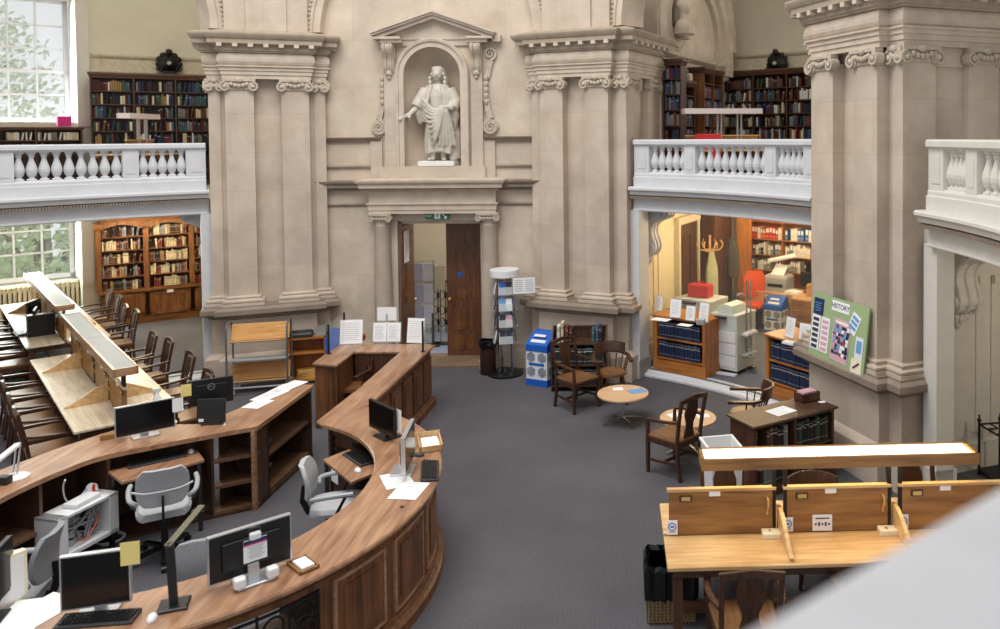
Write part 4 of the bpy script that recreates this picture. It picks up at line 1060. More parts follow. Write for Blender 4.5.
# white equipment cabinet inside the ring
z=.55; a,b_,c,d_=[P(x,y,z) for x,y in ((39,510.6),(99,493),(114.7,497),(52.7,528))]
an=math.atan2(c.y-d_.y,c.x-d_.x); ce=(a+c)/2; t=thing('equipment_cabinet','open fronted white metal cabinet full of cables inside the ring','cabinet',(ce.x,ce.y,0),an)
b=MB(); w_,d2,h_=.62,.27,.55
b.b2(-w_/2,w_/2,-d2/2,d2/2,h_-.03,h_); b.b2(-w_/2,w_/2,-d2/2,d2/2,.16,.2); b.b2(-w_/2,-w_/2+.1,-d2/2,d2/2,.16,h_); b.b2(w_/2-.1,w_/2,-d2/2,d2/2,.16,h_); b.b2(-w_/2,w_/2,d2/2-.01,d2/2,.16,h_)
b.build('housing',M['wplas'],t,bevel=.006); MB().b2(-w_/2+.1,w_/2-.1,d2/2-.03,d2/2-.011,.2,h_-.03).build('back',M['black'],t)
b=MB(); random.seed(3)
for k in range(9):
    p=[Vector((random.uniform(-.19,.19),random.uniform(-.08,.06),random.uniform(.22,.48))) for _ in range(5)]; b.tube(cat(p,4),.008,5)
b.build('cables',M['plast'],t)
b=MB()
for k in range(4): b.box((random.uniform(-.16,.16),random.uniform(-.02,.06),.23+.07*k),(.1,.06,.05),rz=random.random())
b.build('switch_boxes',M['silver'],t)
MB().tube(cat([Vector((-.1,-.1,.27)),Vector((0,-.09,.23)),Vector((.12,-.08,.33)),Vector((.15,-.06,.42))],4),.008,5).build('orange_cable',M['orangepl'],t)
b=MB()
for x in (-.26,.26):
    for y in (-.1,.1): b=MB().lathe([(.03,-.014),(.03,.014)],10,mx=Matrix.Translation((x,y,.031))@Matrix.Rotation(PI/2,4,'X')); b.b2(x-.015,x+.015,y-.02,y+.02,.05,.165); b.build('castor',M['black'],t)
cab=t
def on(tt,x,y,z): return Matrix.LocRotScale(tt.location,tt.rotation_euler,None)@Vector((x,y,z))
o=MB().b2(-.14,.14,-.075,.075,0,.045).build('router',M['wplas'],bevel=.012); o.location=on(cab,.03,-.02,.551); o.rotation_euler[2]=an+.1; tag(o,'white router box lying on the white equipment cabinet','router')
t=thing('tape_roll','red and white tape roll on the white equipment cabinet','tape',on(cab,.2,.06,.601),an); b=MB().lathe([(.025,-.02),(.05,-.02),(.05,.02),(.025,.02)],20,mx=Matrix.Rotation(PI/2,4,'X')); b.build('roll',M['wplas'],t,smooth=True); b=MB().box((0,-.024,0),(.025,.006,.08)); b.build('red_band',M['red'],t)
o=MB().tube(cat([P(65,480,.83),P(63,488,.7),P(66,500,.56),P(75,503,.56),P(88,488,.60),P(98,490,.58)],6),.008,6).build('cable',M['wplas']); tag(o,'white cable dropping from the left desk to the white cabinet','cable')
ce=P(110,540,.02); o=MB()
for k in range(4): o.tube([(math.cos(2*PI*i/20)*(.09+.012*k),math.sin(2*PI*i/20)*(.09+.01*k),.012+.01*k) for i in range(20)],.009,5,closed=True)
o=o.build('cable_coil',M['wplas'],loc=(ce.x,ce.y,0)); tag(o,'white coiled cable on the carpet right of the cabinet','cable')
ce=P(198,512,.02); t=thing('power_plug','white plug with trailing leads on the carpet by the shelf legs','plug',(ce.x,ce.y,0)); MB().ball((0,0,.03),.06,10,(1.2,.8,.5)).build('plug',M['wplas'],t); MB().tube(cat([Vector((0,0,.05)),Vector((.02,.1,.3)),Vector((0,.12,.55)),Vector((-.02,.15,.7))],5),.008,6).build('lead',M['wplas'],t)
o=MB().tube(cat([Vector((0,0,0)),Vector((.12,-.03,0)),Vector((.2,.08,0)),Vector((.1,.15,0))],5),.008,5).build('cable',M['black'],loc=(ce.x+.1,ce.y-.02,.01)); tag(o,'black cable on the carpet below the desk wing','cable')
# monitor cables inside the ring
o=MB().tube(cat([P(385,437,.9),P(375,440,.84),P(378,448,.7),P(388,446,.78)],6),.01,6).build('cable',M['plast']); tag(o,'grey cable looping under the left-facing monitor','cable')
q=P(372,452,.72); o=MB().box((0,0,.09),(.16,.09,.18)).build('computer_box',M['black'],bevel=.006,loc=(q.x+.12,q.y+.08,.725),rz=-.7); tag(o,'black mini computer standing at the back of the ring keyboard shelf','computer')
q=P(397,472,.7); t=thing('computer_tower','black computer tower below the ring desk by the public terminal','computer',(q.x-.05,q.y-.02,.35),.2); MB().box((0,0,.23),(.1,.3,.44)).build('case',M['black'],t,bevel=.006); MB().box((-.052,0,.36),(.004,.26,.1)).build('bay',M['dgrey'],t)
q=P(335,493,.25); t=thing('notice','white notice hung below the ring keyboard shelf','notice',(q.x,q.y,.38),face(-.7,-.7)); MB().box((0,0,.1),(.16,.004,.24)).build('sheet',M['paper'],t); MB().box((0,-.003,.205),(.16,.003,.05)).build('red_heading',M['red'],t)
# perspex screens and signs on the counter
def post(px,lab,h=.42):
    q=mid(px); t=thing('screen_post',lab,'post',q); MB().b2(-.012,.012,-.012,.012,0,h).build('bar',M['black'],t); MB().b2(-.03,.03,-.02,.02,0,.012).build('foot',M['black'],t); return q
qa=post((329,354),'black upright post of the clear screen, front left of the counter'); qb=post((344.5,343.5),'black upright post of the clear screen, back left of the counter',.46)
qc=post((423,352),'black upright post of the clear screen, front right of the counter',.44); qd=post((433,344.5),'black upright post of the clear screen, back right of the counter',.46)
for u,v_,l in ((qa,qb,'left'),(qc,qd,'right')):
    o=MB().bar(u+Vector((0,0,.24)),v_+Vector((0,0,.24)),.006,.4).build('clear_screen',M['glass']); tag(o,'clear sheet between the two black posts at the %s of the counter'%l,'screen')
def sign(px,lab,w,h,rz=0,z=DH,back=.18,pages=1):
    q=mid(px,z=z); t=thing('sign_holder',lab,'sign',q,rz)
    b=MB().b2(-w/2,w/2,0,.006,0,h); b.b2(-w/2,w/2,0,.1,0,.006); b.xf(Matrix.Rotation(-back,4,'X')); b.build('holder',M['perspex'],t)
    for k in range(pages):
        x0=-w/2+w*k/pages; b=MB().b2(x0+.006,x0+w/pages-.006,-.004,-.001,.01,h-.006); b.xf(Matrix.Rotation(-back,4,'X')); b.build('page',M['paper'],t)
        b=MB()
        for j in range(9): b.b2(x0+.03,x0+w/pages-.03-random.random()*.05,-.006,-.003,h-.05-j*(h-.09)/9-.004,h-.05-j*(h-.09)/9)
        b.xf(Matrix.Rotation(-back,4,'X')); b.build('print',M['inkl'],t)
    return t
sign((351,344.5),'white sheet in a stand on the back left of the counter',.33,.36,.1); sign((386.5,342.3),'pair of white sheets in a stand at the back of the counter',.42,.29,0,pages=2)
sign((415,343.5),'white sheet in a stand on the back right of the counter',.27,.37,-.15)
t=thing('sign_holder','white sheet raised behind the pair of sheets on the counter','sign',mid((386,341.5))+Vector((0,.06,0)),0); MB().b2(-.015,.015,0,.02,0,.4).build('stem',M['perspex'],t); MB().b2(-.145,.145,0,.01,.3,.5).build('page',M['paper'],t); MB().b2(-.16,.16,-.04,.06,0,.01).build('foot',M['perspex'],t)
q=mid((361.5,341)); o=MB().ball((0,0,.06),.065,14,(1,.9,.95)).build('red_ball',M['red'],smooth=True,loc=(q.x,q.y+.0,DH+.002)); tag(o,'round red object behind the left sheet on the counter','ball')
t=thing('poster_stand','blue and white board leaning behind the left end of the counter','board',(-1.0,4.95,0),.2); MB().xprism([(-.17,.55),(.17,.55),(.2,.95),(.1,1.06),(-.1,1.1),(-.2,.9)],0,.02).build('blue_panel',M['blue'],t); MB().b2(-.17,.17,-.004,.0,.3,.62).build('white_panel',M['wplas'],t); MB().b2(-.03,.03,.02,.05,0,.9).build('prop',M['dgrey'],t); MB().b2(-.2,.2,-.05,.12,0,.02).build('foot',M['dgrey'],t)
# ---- office chairs
def office_chair(lab,loc,rz,mat,high=.92,mesh=False):
    t=thing('office_chair',lab,'chair',loc,rz)
    b=MB(); L=[]
    for i in range(9):
        u=i/8; y=-.23+.46*u; w=.225*(1-.25*abs(2*u-1)**3); L.append([(-w,y,.46),(w,y,.46),(w*1.02,y,.49),(w*.9,y,.525),(-w*.9,y,.525),(-w*1.02,y,.49)])
    b.rings(L); b.build('seat',M[mat],t,smooth=True)
    b=MB(); L=[]
    for i in range(9):
        u=i/8; z=.6+(high-.6)*u; w=.215*(1-.3*abs(2*u-1)**3); y=.235+.05*u-.03*math.sin(u*PI)
        L.append([(-w,y-.02,z),(-w*.5,y+.005,z),(w*.5,y+.005,z),(w,y-.02,z),(w,y+.015,z),(w*.5,y+.05,z),(-w*.5,y+.05,z),(-w,y+.015,z)])
    b.rings(L); b.build('backrest',M[mat],t,smooth=True)
    MB().path([(0,.1,.44),(0,.27,.45),(0,.31,.55),(0,.29,.7)],.06,.02,up=(1,0,0)).build('back_support',M['black'],t)
    for s_ in (-1,1):
        b=MB().tube(cat([Vector((s_*.2,.2,.62)),Vector((s_*.26,.18,.66)),Vector((s_*.28,0,.68)),Vector((s_*.27,-.16,.68))],5),.022,8); ar=b.build('armrest',M['plast'],t,smooth=True)
        MB().tube([(s_*.27,-.1,.67),(s_*.26,-.02,.52),(s_*.2,.0,.47)],.014,6).build('arm_bracket',M['black'],ar)
    MB().lathe([(.03,.1),(.03,.3),(.05,.31),(.05,.46),(.12,.46)],12).build('gas_column',M['black'],t)
    b=MB()
    for k in range(5):
        a=2*PI*k/5+.3; b.bar((0,0,.11),(.3*math.cos(a),.3*math.sin(a),.075),.05,.03)
    b.build('star_base',M['black'],t)
    for k in range(5):
        a=2*PI*k/5+.3; b=MB().lathe([(.028,-.022),(.028,.022)],10,mx=Matrix.Translation((.31*math.cos(a),.31*math.sin(a),.029))@Matrix.Rotation(a,4,'Z')@Matrix.Rotation(PI/2,4,'X')); b.build('castor',M['black'],t)
    return t
office_chair('light grey office chair inside the ring, turned to the right',(.72,.44,0),face(1,.25),'greyl')
t=office_chair('grey mesh-backed office chair pulled up to the left desk',(-.92,.42,0),face(-.5,.86),'greyl',.95)
b=MB()
b.tube(cat([Vector((-.24,.29,.78)),Vector((-.12,.34,.76)),Vector((.12,.34,.76)),Vector((.24,.29,.78))],6),.012,6); b.build('back_hoop',M['plast'],t)
office_chair('grey office chair seen edge-on at the left of the ring',(-1.22,-1.02,0),face(-1,-.25),'grey',.95)
office_chair('grey office chair behind the big foreground monitor',(.39,-1.38,0),face(.35,-1),'grey',.93)
# ================================================================ READING CHAIRS (local: faces -y)
def chair_parts(t):
    wm=M['chair']
    MB().stack([(-.25,-.24),(.25,-.24),(.21,.22),(-.21,.22)],[(-.01,.425),(0,.43),(0,.452),(-.012,.46)]).build('seat',M['seat'],t)
    b=MB()
    for s_ in (-1,1): b.bar((s_*.235,-.22,.395),(s_*.2,.2,.395),.022,.06)
    b.bar((-.235,-.22,.395),(.235,-.22,.395),.022,.06); b.bar((-.2,.2,.395),(.2,.2,.395),.022,.06); b.build('seat_rail',wm,t)
    for s_ in (-1,1):
        MB().stack([(s_*.235-.02,-.245),(s_*.235+.02,-.245),(s_*.235+.02,-.205),(s_*.235-.02,-.205)],[(-.004,0),(.0,.25),(.0,.43),(-.006,.62)]).build('leg',wm,t)
        MB().path([(s_*.2,.25,0),(s_*.2,.21,.25),(s_*.2,.205,.45),(s_*.205,.24,.7),(s_*.21,.29,.93)],.036,.032,up=(0,1,0)).build('leg',wm,t)
        ar=MB().path(cat([Vector((s_*.21,.24,.68)),Vector((s_*.255,.08,.665)),Vector((s_*.27,-.1,.655)),Vector((s_*.24,-.23,.63))],4),.042,.026).build('armrest',wm,t)
    b=MB(); L=[]
    for i in range(9):
        u=i/8; z=.46+.45*u; w=.065+.02*math.cos(u*PI*3)+.035*u; y=.205+.08*max(0,(u-.1))**1.3
        L.append([(-w,y-.008,z),(w,y-.008,z),(w,y+.01,z),(-w,y+.01,z)])
    b.rings(L).build('back_splat',wm,t)
    MB().path(cat([Vector((-.225,.29,.925)),Vector((-.1,.305,.945)),Vector((0,.305,.955)),Vector((.1,.305,.945)),Vector((.225,.29,.925))],4),.028,.05).build('crest_rail',wm,t)
    b=MB()
    for s_ in (-1,1): b.bar((s_*.235,-.22,.16),(s_*.2,.23,.18),.02,.028)
    b.bar((-.22,0,.17),(.22,0,.17),.02,.028); b.build('stretcher',wm,t)
def captain_parts(t):
    wm=M['chair']
    b=MB(); n=20; b.prism([(.235*math.cos(2*PI*i/n)*(1 if math.sin(2*PI*i/n)<0 else .95),.225*math.sin(2*PI*i/n)) for i in range(n)],.42,.46); b.build('seat',M['seat'],t)
    for sx,sy in ((-1,-1),(1,-1),(-1,1),(1,1)):
        MB().tube([(sx*.21,sy*.2,0),(sx*.19,sy*.18,.15),(sx*.17,sy*.16,.3),(sx*.15,sy*.14,.43)],[.016,.024,.026,.018],8).build('leg',wm,t)
    b=MB()
    for s_ in (-1,1): b.tube([(s_*.195,-.185,.16),(s_*.195,.185,.16)],.012,6)
    b.tube([(-.195,0,.16),(.195,0,.16)],.012,6); b.build('stretcher',wm,t)
    pts=[]
    for i in range(17):
        a=PI*i/16; pts.append(Vector((.27*math.cos(a),.02+.25*math.sin(a) if 0<i<16 else -.2,.66+.03*math.sin(a))))
    pts=[Vector((.27,-.24,.655))]+pts+[Vector((-.27,-.24,.655))]
    MB().path(pts,.055,.03).build('armrest',wm,t)
    b=MB(); L=[]
    for i in range(11):
        a=PI*(.18+.64*i/10); x,y=.265*math.cos(a),.03+.25*math.sin(a); L.append([(x*.95,y*.95,.69),(x*1.03,y*1.03+.005,.69),(x*1.06,y*1.06+.03,.80+.03*math.sin(a)),(x*.98,y*.98+.03,.80+.03*math.sin(a))])
    b.rings(L).build('back_rest',wm,t)
    for i in range(9):
        a=PI*(i-.3)/7.4; x,y=math.cos(a),math.sin(a); MB().tube([(.2*x,.19*y,.45),(.262*x,.02+.245*y,.66)],.010,6).build('spindle',wm,t)
# chairs near the middle pier
def chair(lab,p,rz,kind=0,group=None):
    t=thing('armchair',lab,'chair',(p[0],p[1],p[2] if len(p)>2 else 0),rz,group); (chair_parts if not kind else captain_parts)(t); return t
c0=chair('dark wooden splat-back armchair by the blue recycling bin, facing the low round table',(2.62,4.52),face(.72,-.7))
captain=chair('dark captain chair with spindles between the book stand and the middle pier',(3.12,4.75),face(.15,-1),1)
dup(c0,(3.98,2.27,0),face(-.72,.7),'dark wooden armchair drawn up to the nearer round table, its back to the camera')
q=P(350,386,.45); dup(captain,(q.x,q.y,0),face(-.3,-1),'dark captain chair inside the three-sided counter')
dup(captain,(4.92,2.95,0),face(-1,.15),'dark captain chair behind the dark low bookcase')
# round tables
def rtable(lab,p):
    t=thing('coffee_table',lab,'table',p,0); 
    b=MB().lathe([(.34,.385),(.355,.39),(.355,.408),(.35,.415),(.001,.415)],40); b.build('tabletop',M['beech'],t)
    MB().lathe([(.02,.06),(.02,.385),(.09,.386),(.09,.39)],12).build('column',M['chrome'],t,smooth=True)
    for k in range(4):
        a=PI/2*k+.5; MB().path([(0,0,.075),(.16*math.cos(a),.16*math.sin(a),.05),(.31*math.cos(a),.31*math.sin(a),.012)],.03,.02).build('leg',M['chrome'],t)
    return t
q=P(623,392.5,.415); rt1=rtable('low round pale wood table with chrome foot, the further one',(q.x,q.y,0))
q=P(688,417,.415); rt2=rtable('low round pale wood table behind the armchair, the nearer one',(q.x,q.y,0))
def leaflet(lab,q,rz,w,h,mat):
    o=MB().b2(-w/2,w/2,-h/2,h/2,0,.003).build('leaflet',M[mat],loc=q,rz=rz); tag(o,lab,'leaflet'); return o
leaflet('white round paper on the further round table',P(618,389,.416),.2,.14,.12,'paper'); leaflet('blue and white leaflet on the further round table',P(637,391,.416),.5,.24,.17,'lblue')
leaflet('white leaflet on the nearer round table, left of the chair back',P(675,415,.416),.5,.18,.14,'paper'); leaflet('white leaflet on the nearer round table, right of the chair back',P(703,416,.416),.2,.16,.12,'paper')
# ================================================================ LEFT CARRELS
O1=Vector((-2.63,1.63,0)); D1=Vector((-.683,.731,0)).normalized(); AN=math.atan2(D1.y,D1.x)   # local x along desk outwards, local y: to the left side is +y, so right side = -y
def cw(s_,k,z=0):      # along, across to the right
    n=Vector((D1.y,-D1.x,0)); return O1+D1*s_+n*k+Vector((0,0,z))
def carrel(lab,s0,s1,z0,wd,mat,pmat,bays,lampz,lit=False,gap=.5,name='carrel_desk',origin=None,an=None,gallery=False,divs=None,posts=None):
    L=s1-s0; o=origin or cw(s0,0,z0); a=AN if an is None else an
    t=thing(name,lab,'desk',o,a)
    # local: x 0..L, y 0 (left/near edge) .. -wd on the far side (sign from sg)
    sg=-1 if origin is None else 1
    Y=lambda k:sg*k
    def bx(b,x0,x1,k0,k1,za,zb): b.b2(x0,x1,min(Y(k0),Y(k1)),max(Y(k0),Y(k1)),za,zb)
    for k0,k1,nm in ((0,gap-.02,'desktop'),(gap+.02,wd,'desktop')):
        b=MB(); bx(b,0,L,k0,k1,.72,.75); b.build(nm,mat,t,bevel=.006)
    b=MB(); bx(b,.05,L-.05,.06,wd-.06,.64,.72)
    b.build('apron',M['oakdx'],t)
    for x in (.08,L/2,L-.08):
        for k in (.08,wd-.08):
            b=MB(); bx(b,x-.035,x+.035,k-.035,k+.035,0,.64); b.build('leg',M['oakd'],t)
    b=MB(); bx(b,.1,L-.1,gap-.03,gap+.03,.12,.2); b.build('stretcher',M['oakdx'],t)
    pw=L/bays
    for i in range(bays):
        b=MB(); bx(b,pw*i+.045,pw*(i+1)-.045,gap-.012,gap+.012,.75,.98 if gallery else 1.10); p=b.build('back_panel',pmat,t)
        b=MB(); bx(b,pw*i+.03,pw*(i+1)-.03,gap-.022,gap+.022,.98 if gallery else 1.10,1.0 if gallery else 1.122); b.build('panel_cap',mat,p)
        for k,sd in (() if gallery else ((gap-.02,-1),(gap+.02,1))):
            c=pw*i+.18; b=MB(); bx(b,c-.05,c+.05,gap+sd*.012,gap+sd*.02,1.02,1.07); s_=b.build('socket_frame',M['deskd'],p)
            b=MB(); bx(b,c-.035,c+.035,gap+sd*.02,gap+sd*.026,1.03,1.06); b.build('socket_plate',M['brass'],p)
            b=MB(); c=pw*i+.44*pw; bx(b,c-.045,c+.045,gap+sd*.012,gap+sd*.018,1.06,1.11); b.build('seat_number',M['paper'],p)
            for xx in (pw*(i+1)-.1,):
                b=MB().tube([(xx,Y(gap+sd*.012),1.04),(xx,Y(gap+sd*.05),1.03),(xx,Y(gap+sd*.055),.98),(xx,Y(gap+sd*.02),.93),(xx,Y(gap+sd*.015),.9)],.008,6); b.build('hook',M['brass'],p)
    # wing dividers on both sides
    for i in (divs if divs else range(1,bays) if bays>1 else ()):
        for sd in (-1,1):
            x=pw*i; dep=(gap-.06 if sd<0 else wd-gap-.06); poly=[]
            n=12
            for j in range(n+1):
                u=j/n; poly.append((gap+sd*(.02+dep*u),.775+.185*(.5+.5*math.cos(u*PI))**.8))
            pp=[(Y(k),z) for k,z in poly]+[(Y(poly[-1][0]),.751),(Y(poly[0][0]),.751)]
            MB().yprism(pp,x-.016,x+.016).build('wing_divider',M['carrel'],t)
    # posts and light trough
    for i in (posts if posts else range(bays+1)):
        for dx in ((-.045,.045) if 0<i<bays else (() if lit else ((((.1,.19) if i==0 else (-.19,-.1)) if not gallery else ((L*.44,L*.49) if i==0 else (-L*.3,-L*.25)))))):
            x=pw*i+dx; b=MB(); bx(b,x-.014,x+.014,gap-.014,gap+.014,.75,lampz-.08); b.build('lamp_post',M['silver' if gallery else 'iron'],t)
    b=MB()
    x0,x1=.0,L
    if lit: x0,x1=.30,2.52
    bx(b,x0,x1,gap-.125,gap-.1,lampz-.09,lampz); bx(b,x0,x1,gap+.1,gap+.125,lampz-.09,lampz); bx(b,x0,x0+.025,gap-.12,gap+.12,lampz-.09,lampz); bx(b,x1-.025,x1,gap-.12,gap+.12,lampz-.09,lampz)
    tr=b.build('light_trough',M['carrelp'] if lit else (M['pale'] if gallery else M['desk']),t)
    b=MB(); nsec=max(1,round((x1-x0)/1.95))
    for i in range(nsec):
        xa=x0+.03+(x1-x0-.06)*i/nsec; xb=x0+.03+(x1-x0-.06)*(i+1)/nsec-.015
        b=MB(); bx(b,xa,xb,gap-.1,gap+.1,lampz-.016,lampz-.006); b.build('light_glass',M['tube'] if lit else M['troughglass'],tr)
        b=MB(); bx(b,xa,xb,gap-.1,gap+.1,lampz-.08,lampz-.072); b.build('light_diffuser',M['tubelow'] if lit else M['wplas'],tr)
    return t
M['troughglass']=plain('troughglass','#8f989d',.5)
M['pale']=plain('paletrough','#e6d9d6',.5)
M['tubelow']=plain('tubelow','#ffe2a8',.5,emit=6)
carrel('long double reading desk paled by window glare in the left bay, nearer half',0,3.97,0,1.08,M['carrell'],M['carrelp'],4,1.36,divs=(1,3),posts=(0,2,4))
carrel('long double reading desk paled by window glare in the left bay, further half by the window',4.5,8.75,.08,1.08,M['carrell'],M['carrelp'],4,1.32,divs=(1,3),posts=(0,2,4))
dirN=Vector((D1.y,-D1.x,0))
ORW=['nearest the camera','second from the camera','third from the camera','fourth from the camera','fifth from the camera']
for i,s_ in enumerate((.62,1.28,1.94,2.6,3.28)):
    p=cw(s_,-.15); dup(c0,p,face(dirN.x,dirN.y),'dark armchair tucked in left of the nearer pale desk, '+ORW[i],'armchairs at the left reading desks')
for i,s_ in enumerate((4.95,5.7,6.5,7.3)):
    p=cw(s_,-.15,.08); dup(c0,p,face(dirN.x,dirN.y),'dark armchair on the left side of the far pale reading desk, '+ORW[i],'armchairs at the left reading desks')
for i,(s_,k) in enumerate(((.72,1.24),(1.85,1.3),(2.95,1.28),(3.58,1.2))):
    p=cw(s_,k); dup(c0,p,face(-dirN.x,-dirN.y),'dark armchair on the right side of the nearer pale reading desk, '+ORW[i],'armchairs at the left reading desks')
for i,(s_,k) in enumerate(((5.25,1.28),(5.9,1.24),(7.0,1.34),(7.75,1.32))):
    p=cw(s_,k,.08); dup(c0,p,face(-dirN.x,-dirN.y),'dark armchair on the right side of the far pale reading desk, '+ORW[i],'armchairs at the left reading desks')
# things on the carrels
q=cw(.25,.85,.752); t=thing('spray_bottle','white spray bottle on the near end of the left reading desk','bottle',q,0)
MB().lathe([(.04,0),(.045,.02),(.045,.12),(.02,.17),(.015,.2)],14).build('bottle',M['wplas'],t,smooth=True); b=MB().b2(-.05,.03,-.015,.015,.2,.235); b.bar((-.045,0,.2),(-.03,0,.16),.012,.012); b.build('trigger_head',M['wplas'],t)
o=MB().ball((0,0,.03),.16,14,(1.3,.8,.22)).build('cloth',M['wplas'],smooth=True,loc=cw(.18,.68,.755)+Vector((.12,.1,0)),rz=.4); tag(o,'white cloth heap beside the spray bottle on the reading desk','cloth')
mk=monitor('small black monitor on the far left reading desk, right one of the two',P(36,333,.83)+Vector((0,0,.002)),face(-.8,-.5),.42,.3,.1,silver=False)
monitor('small black monitor on the far left reading desk, left one of the two',P(31,328,.83)+Vector((-.1,.2,.002)),face(-.9,-.2),.42,.3,.12,silver=False)
o=MB().box((0,0,.17),(.18,.35,.34)).build('computer_box',M['black'],bevel=.006,loc=P(41,335,.83)+Vector((0,0,.002)),rz=-.8); tag(o,'black computer box beside the monitors on the far left reading desk','computer')
keyboard('dark keyboard on the far left reading desk before the monitors',P(20,334,.83)+Vector((0,0,.002)),face(-.7,-.7))
# radiator, lower left
t=thing('radiator','cream column radiator beneath the lower left window','radiator',pol(-45,12.98,.08),R_(45))
for k in range(26): 
    x=-1.05+2.1*(k+.5)/26; b=MB(); L=[]
    b.b2(x-.026,x+.026,-.06,.06,.08,.85); b.lathe([(.028,-.06),(.028,.06)],8,mx=Matrix.Translation((x,0,.85))@Matrix.Rotation(PI/2,4,'X')); b.build('column',M['cream'],t)
b=MB().b2(-1.07,1.07,-.03,.03,.1,.16); b.b2(-1.07,1.07,-.03,.03,.76,.82); b.b2(-1.0,-.95,-.04,.04,0,.1); b.b2(.95,1.0,-.04,.04,0,.1); b.build('header_pipe',M['cream'],t)
# ================================================================ RIGHT CARREL
RO=Vector((3.79,-1.21,0)); RA=R_(2.2)
rc=carrel('long golden double reading desk with a lit lamp trough, right foreground',0,3.75,0,1.05,M['carrel'],M['carrelp'],4,1.40,lit=True,name='carrel_desk',origin=RO,an=RA)
def rw(x,k,z=0): return RO+Matrix.Rotation(RA,3,'Z')@Vector((x,k,z))
for i,(x,k) in enumerate(((.55,-.16),(1.5,-.1))):
    p=rw(x,k); dup(c0,p,face(.04*-1,1),['dark armchair with pale arms in the foreground at the golden desk, left one','dark armchair at the golden desk, half hidden by the white parapet'][i])
for i,(x,k) in enumerate(((.62,1.15),(1.42,1.15),(2.35,1.15))):
    p=rw(x,k); dup(c0 if i!=1 else captain,p,face(.04,-1),['dark armchair on the far side of the golden desk, beside the white bin','captain chair with a rounded pale back on the far side of the golden desk','dark armchair on the far side of the golden desk, furthest right'][i])
# notices along the panels
def note(lab,x,w,h,sym=0,z=.76):
    q=rw(x,.478,z); t=thing('notice',lab,'notice',q,RA); MB().box((0,0,h/2),(w,.004,h)).build('sheet',M['paper'],t)
    b=MB()
    if sym==1:
        b.tube([(.03*math.cos(2*PI*i/20),-.004,h*.55+.03*math.sin(2*PI*i/20)) for i in range(20)],.004,5,closed=True); b.box((0,-.004,h*.55),(.03,.002,.012)); b.build('ring_symbol',M['blue'],t)
        MB().box((0,-.003,h*.18),(w*.6,.002,.008)).build('print',M['inkl'],t)
    else:
        for k in range(5): b.box((-w*.34+.17*w*k,-.003,h*.42),(w*.1,.002,.03 if k%2 else .015))
        b.box((0,-.003,h*.78),(w*.7,.002,.01)); b.build('print',M['ink'],t)
note('white card with a ring symbol on the golden desk, left-hand panel',.07,.085,.115,1); note('white card with a ring symbol on the golden desk, right of the first divider',1.0,.085,.115,1)
note('wide white card with small symbols on the golden desk, second panel',1.28,.16,.13,2); note('white card with a ring symbol on the golden desk, right of the second divider',1.94,.085,.115,1)
for i,x in enumerate((.86,1.8)):
    t=thing('socket_box','small cream number box on the golden desk, by the %s divider'%['first','second'][i],'box',rw(x,.43,.752),RA); MB().stack([(-.075,-.05),(.075,-.05),(.075,.05),(-.075,.05)],[(0,0),(0,.035),(-.004,.04)]).build('box',M['paperc'],t); txt(t,'character',['7','8'][i],.05,Matrix.Translation((-.015,0,.0405)),M['ink'])
# basket
q=(3.83,-.51,0); t=thing('waste_basket','square wicker basket lined with a black bin bag, at the end of the golden desk','basket',q,.03)
b=MB()
for z in [.02+.026*k for k in range(16)]:
    b.stack([(-.19,-.17),(.19,-.17),(.19,.17),(-.19,.17)],[(-.012,z-.011),(0,z-.004),(0,z+.006),(-.012,z+.013)],cap=(z<.03))
b.build('weave',M['wicker'],t)
b=MB()
for k in range(12):
    x=-.175+.35*k/11
    for y in (-.173,.173): b.b2(x-.007,x+.007,y-.006,y+.006,0,.44)
for k in range(9):
    y=-.15+.3*k/8
    for x in (-.193,.193): b.b2(x-.006,x+.006,y-.007,y+.007,0,.44)
b.build('stakes',M['wickd'],t)
b=MB(); n=40; L=[]
def sq(r,z,wob):
    out=[]
    for i in range(n):
        a=2*PI*i/n; c,s_=math.cos(a),math.sin(a); m=max(abs(c)/.2,abs(s_)/.18); out.append((c/m*r+wob*math.sin(i*2.3),s_/m*r+wob*math.cos(i*1.7),z+wob*1.5*math.sin(i*3.1)))
    return out
b.rings([sq(1.05,.2,.008),sq(1.07,.32,.01),sq(1.06,.44,.008),sq(1.0,.475,.006),sq(.86,.44,.004),sq(.83,.2,.006),sq(.78,.06,.003)],cap=False); b.add(sq(.78,.06,.0),[tuple(range(n))]); b.build('bin_bag',M['bag'],t)
# white open bin behind the carrel
t=thing('waste_bin','white open-topped paper bin at the far end of the golden desk','bin',(4.42,1.2,0),.2)
b=MB(); po=[(-.17,-.2),(.17,-.2),(.17,.2),(-.17,.2)]; b.stack(po,[(-.03,.0),(-.0,.7),(.015,.72),(.015,.745),(0,.75),(-.012,.745),(-.012,.7),(-.05,.1)],cap=False); b.add([(-.12,-.15,.1),(.12,-.15,.1),(.12,.15,.1),(-.12,.15,.1)],[(0,1,2,3)]); b.build('body',M['wplas'],t)
b=MB().box((.19,.05,.62),(.02,.2,.2)); b.build('leaflet_pocket',M['perspex'],t)
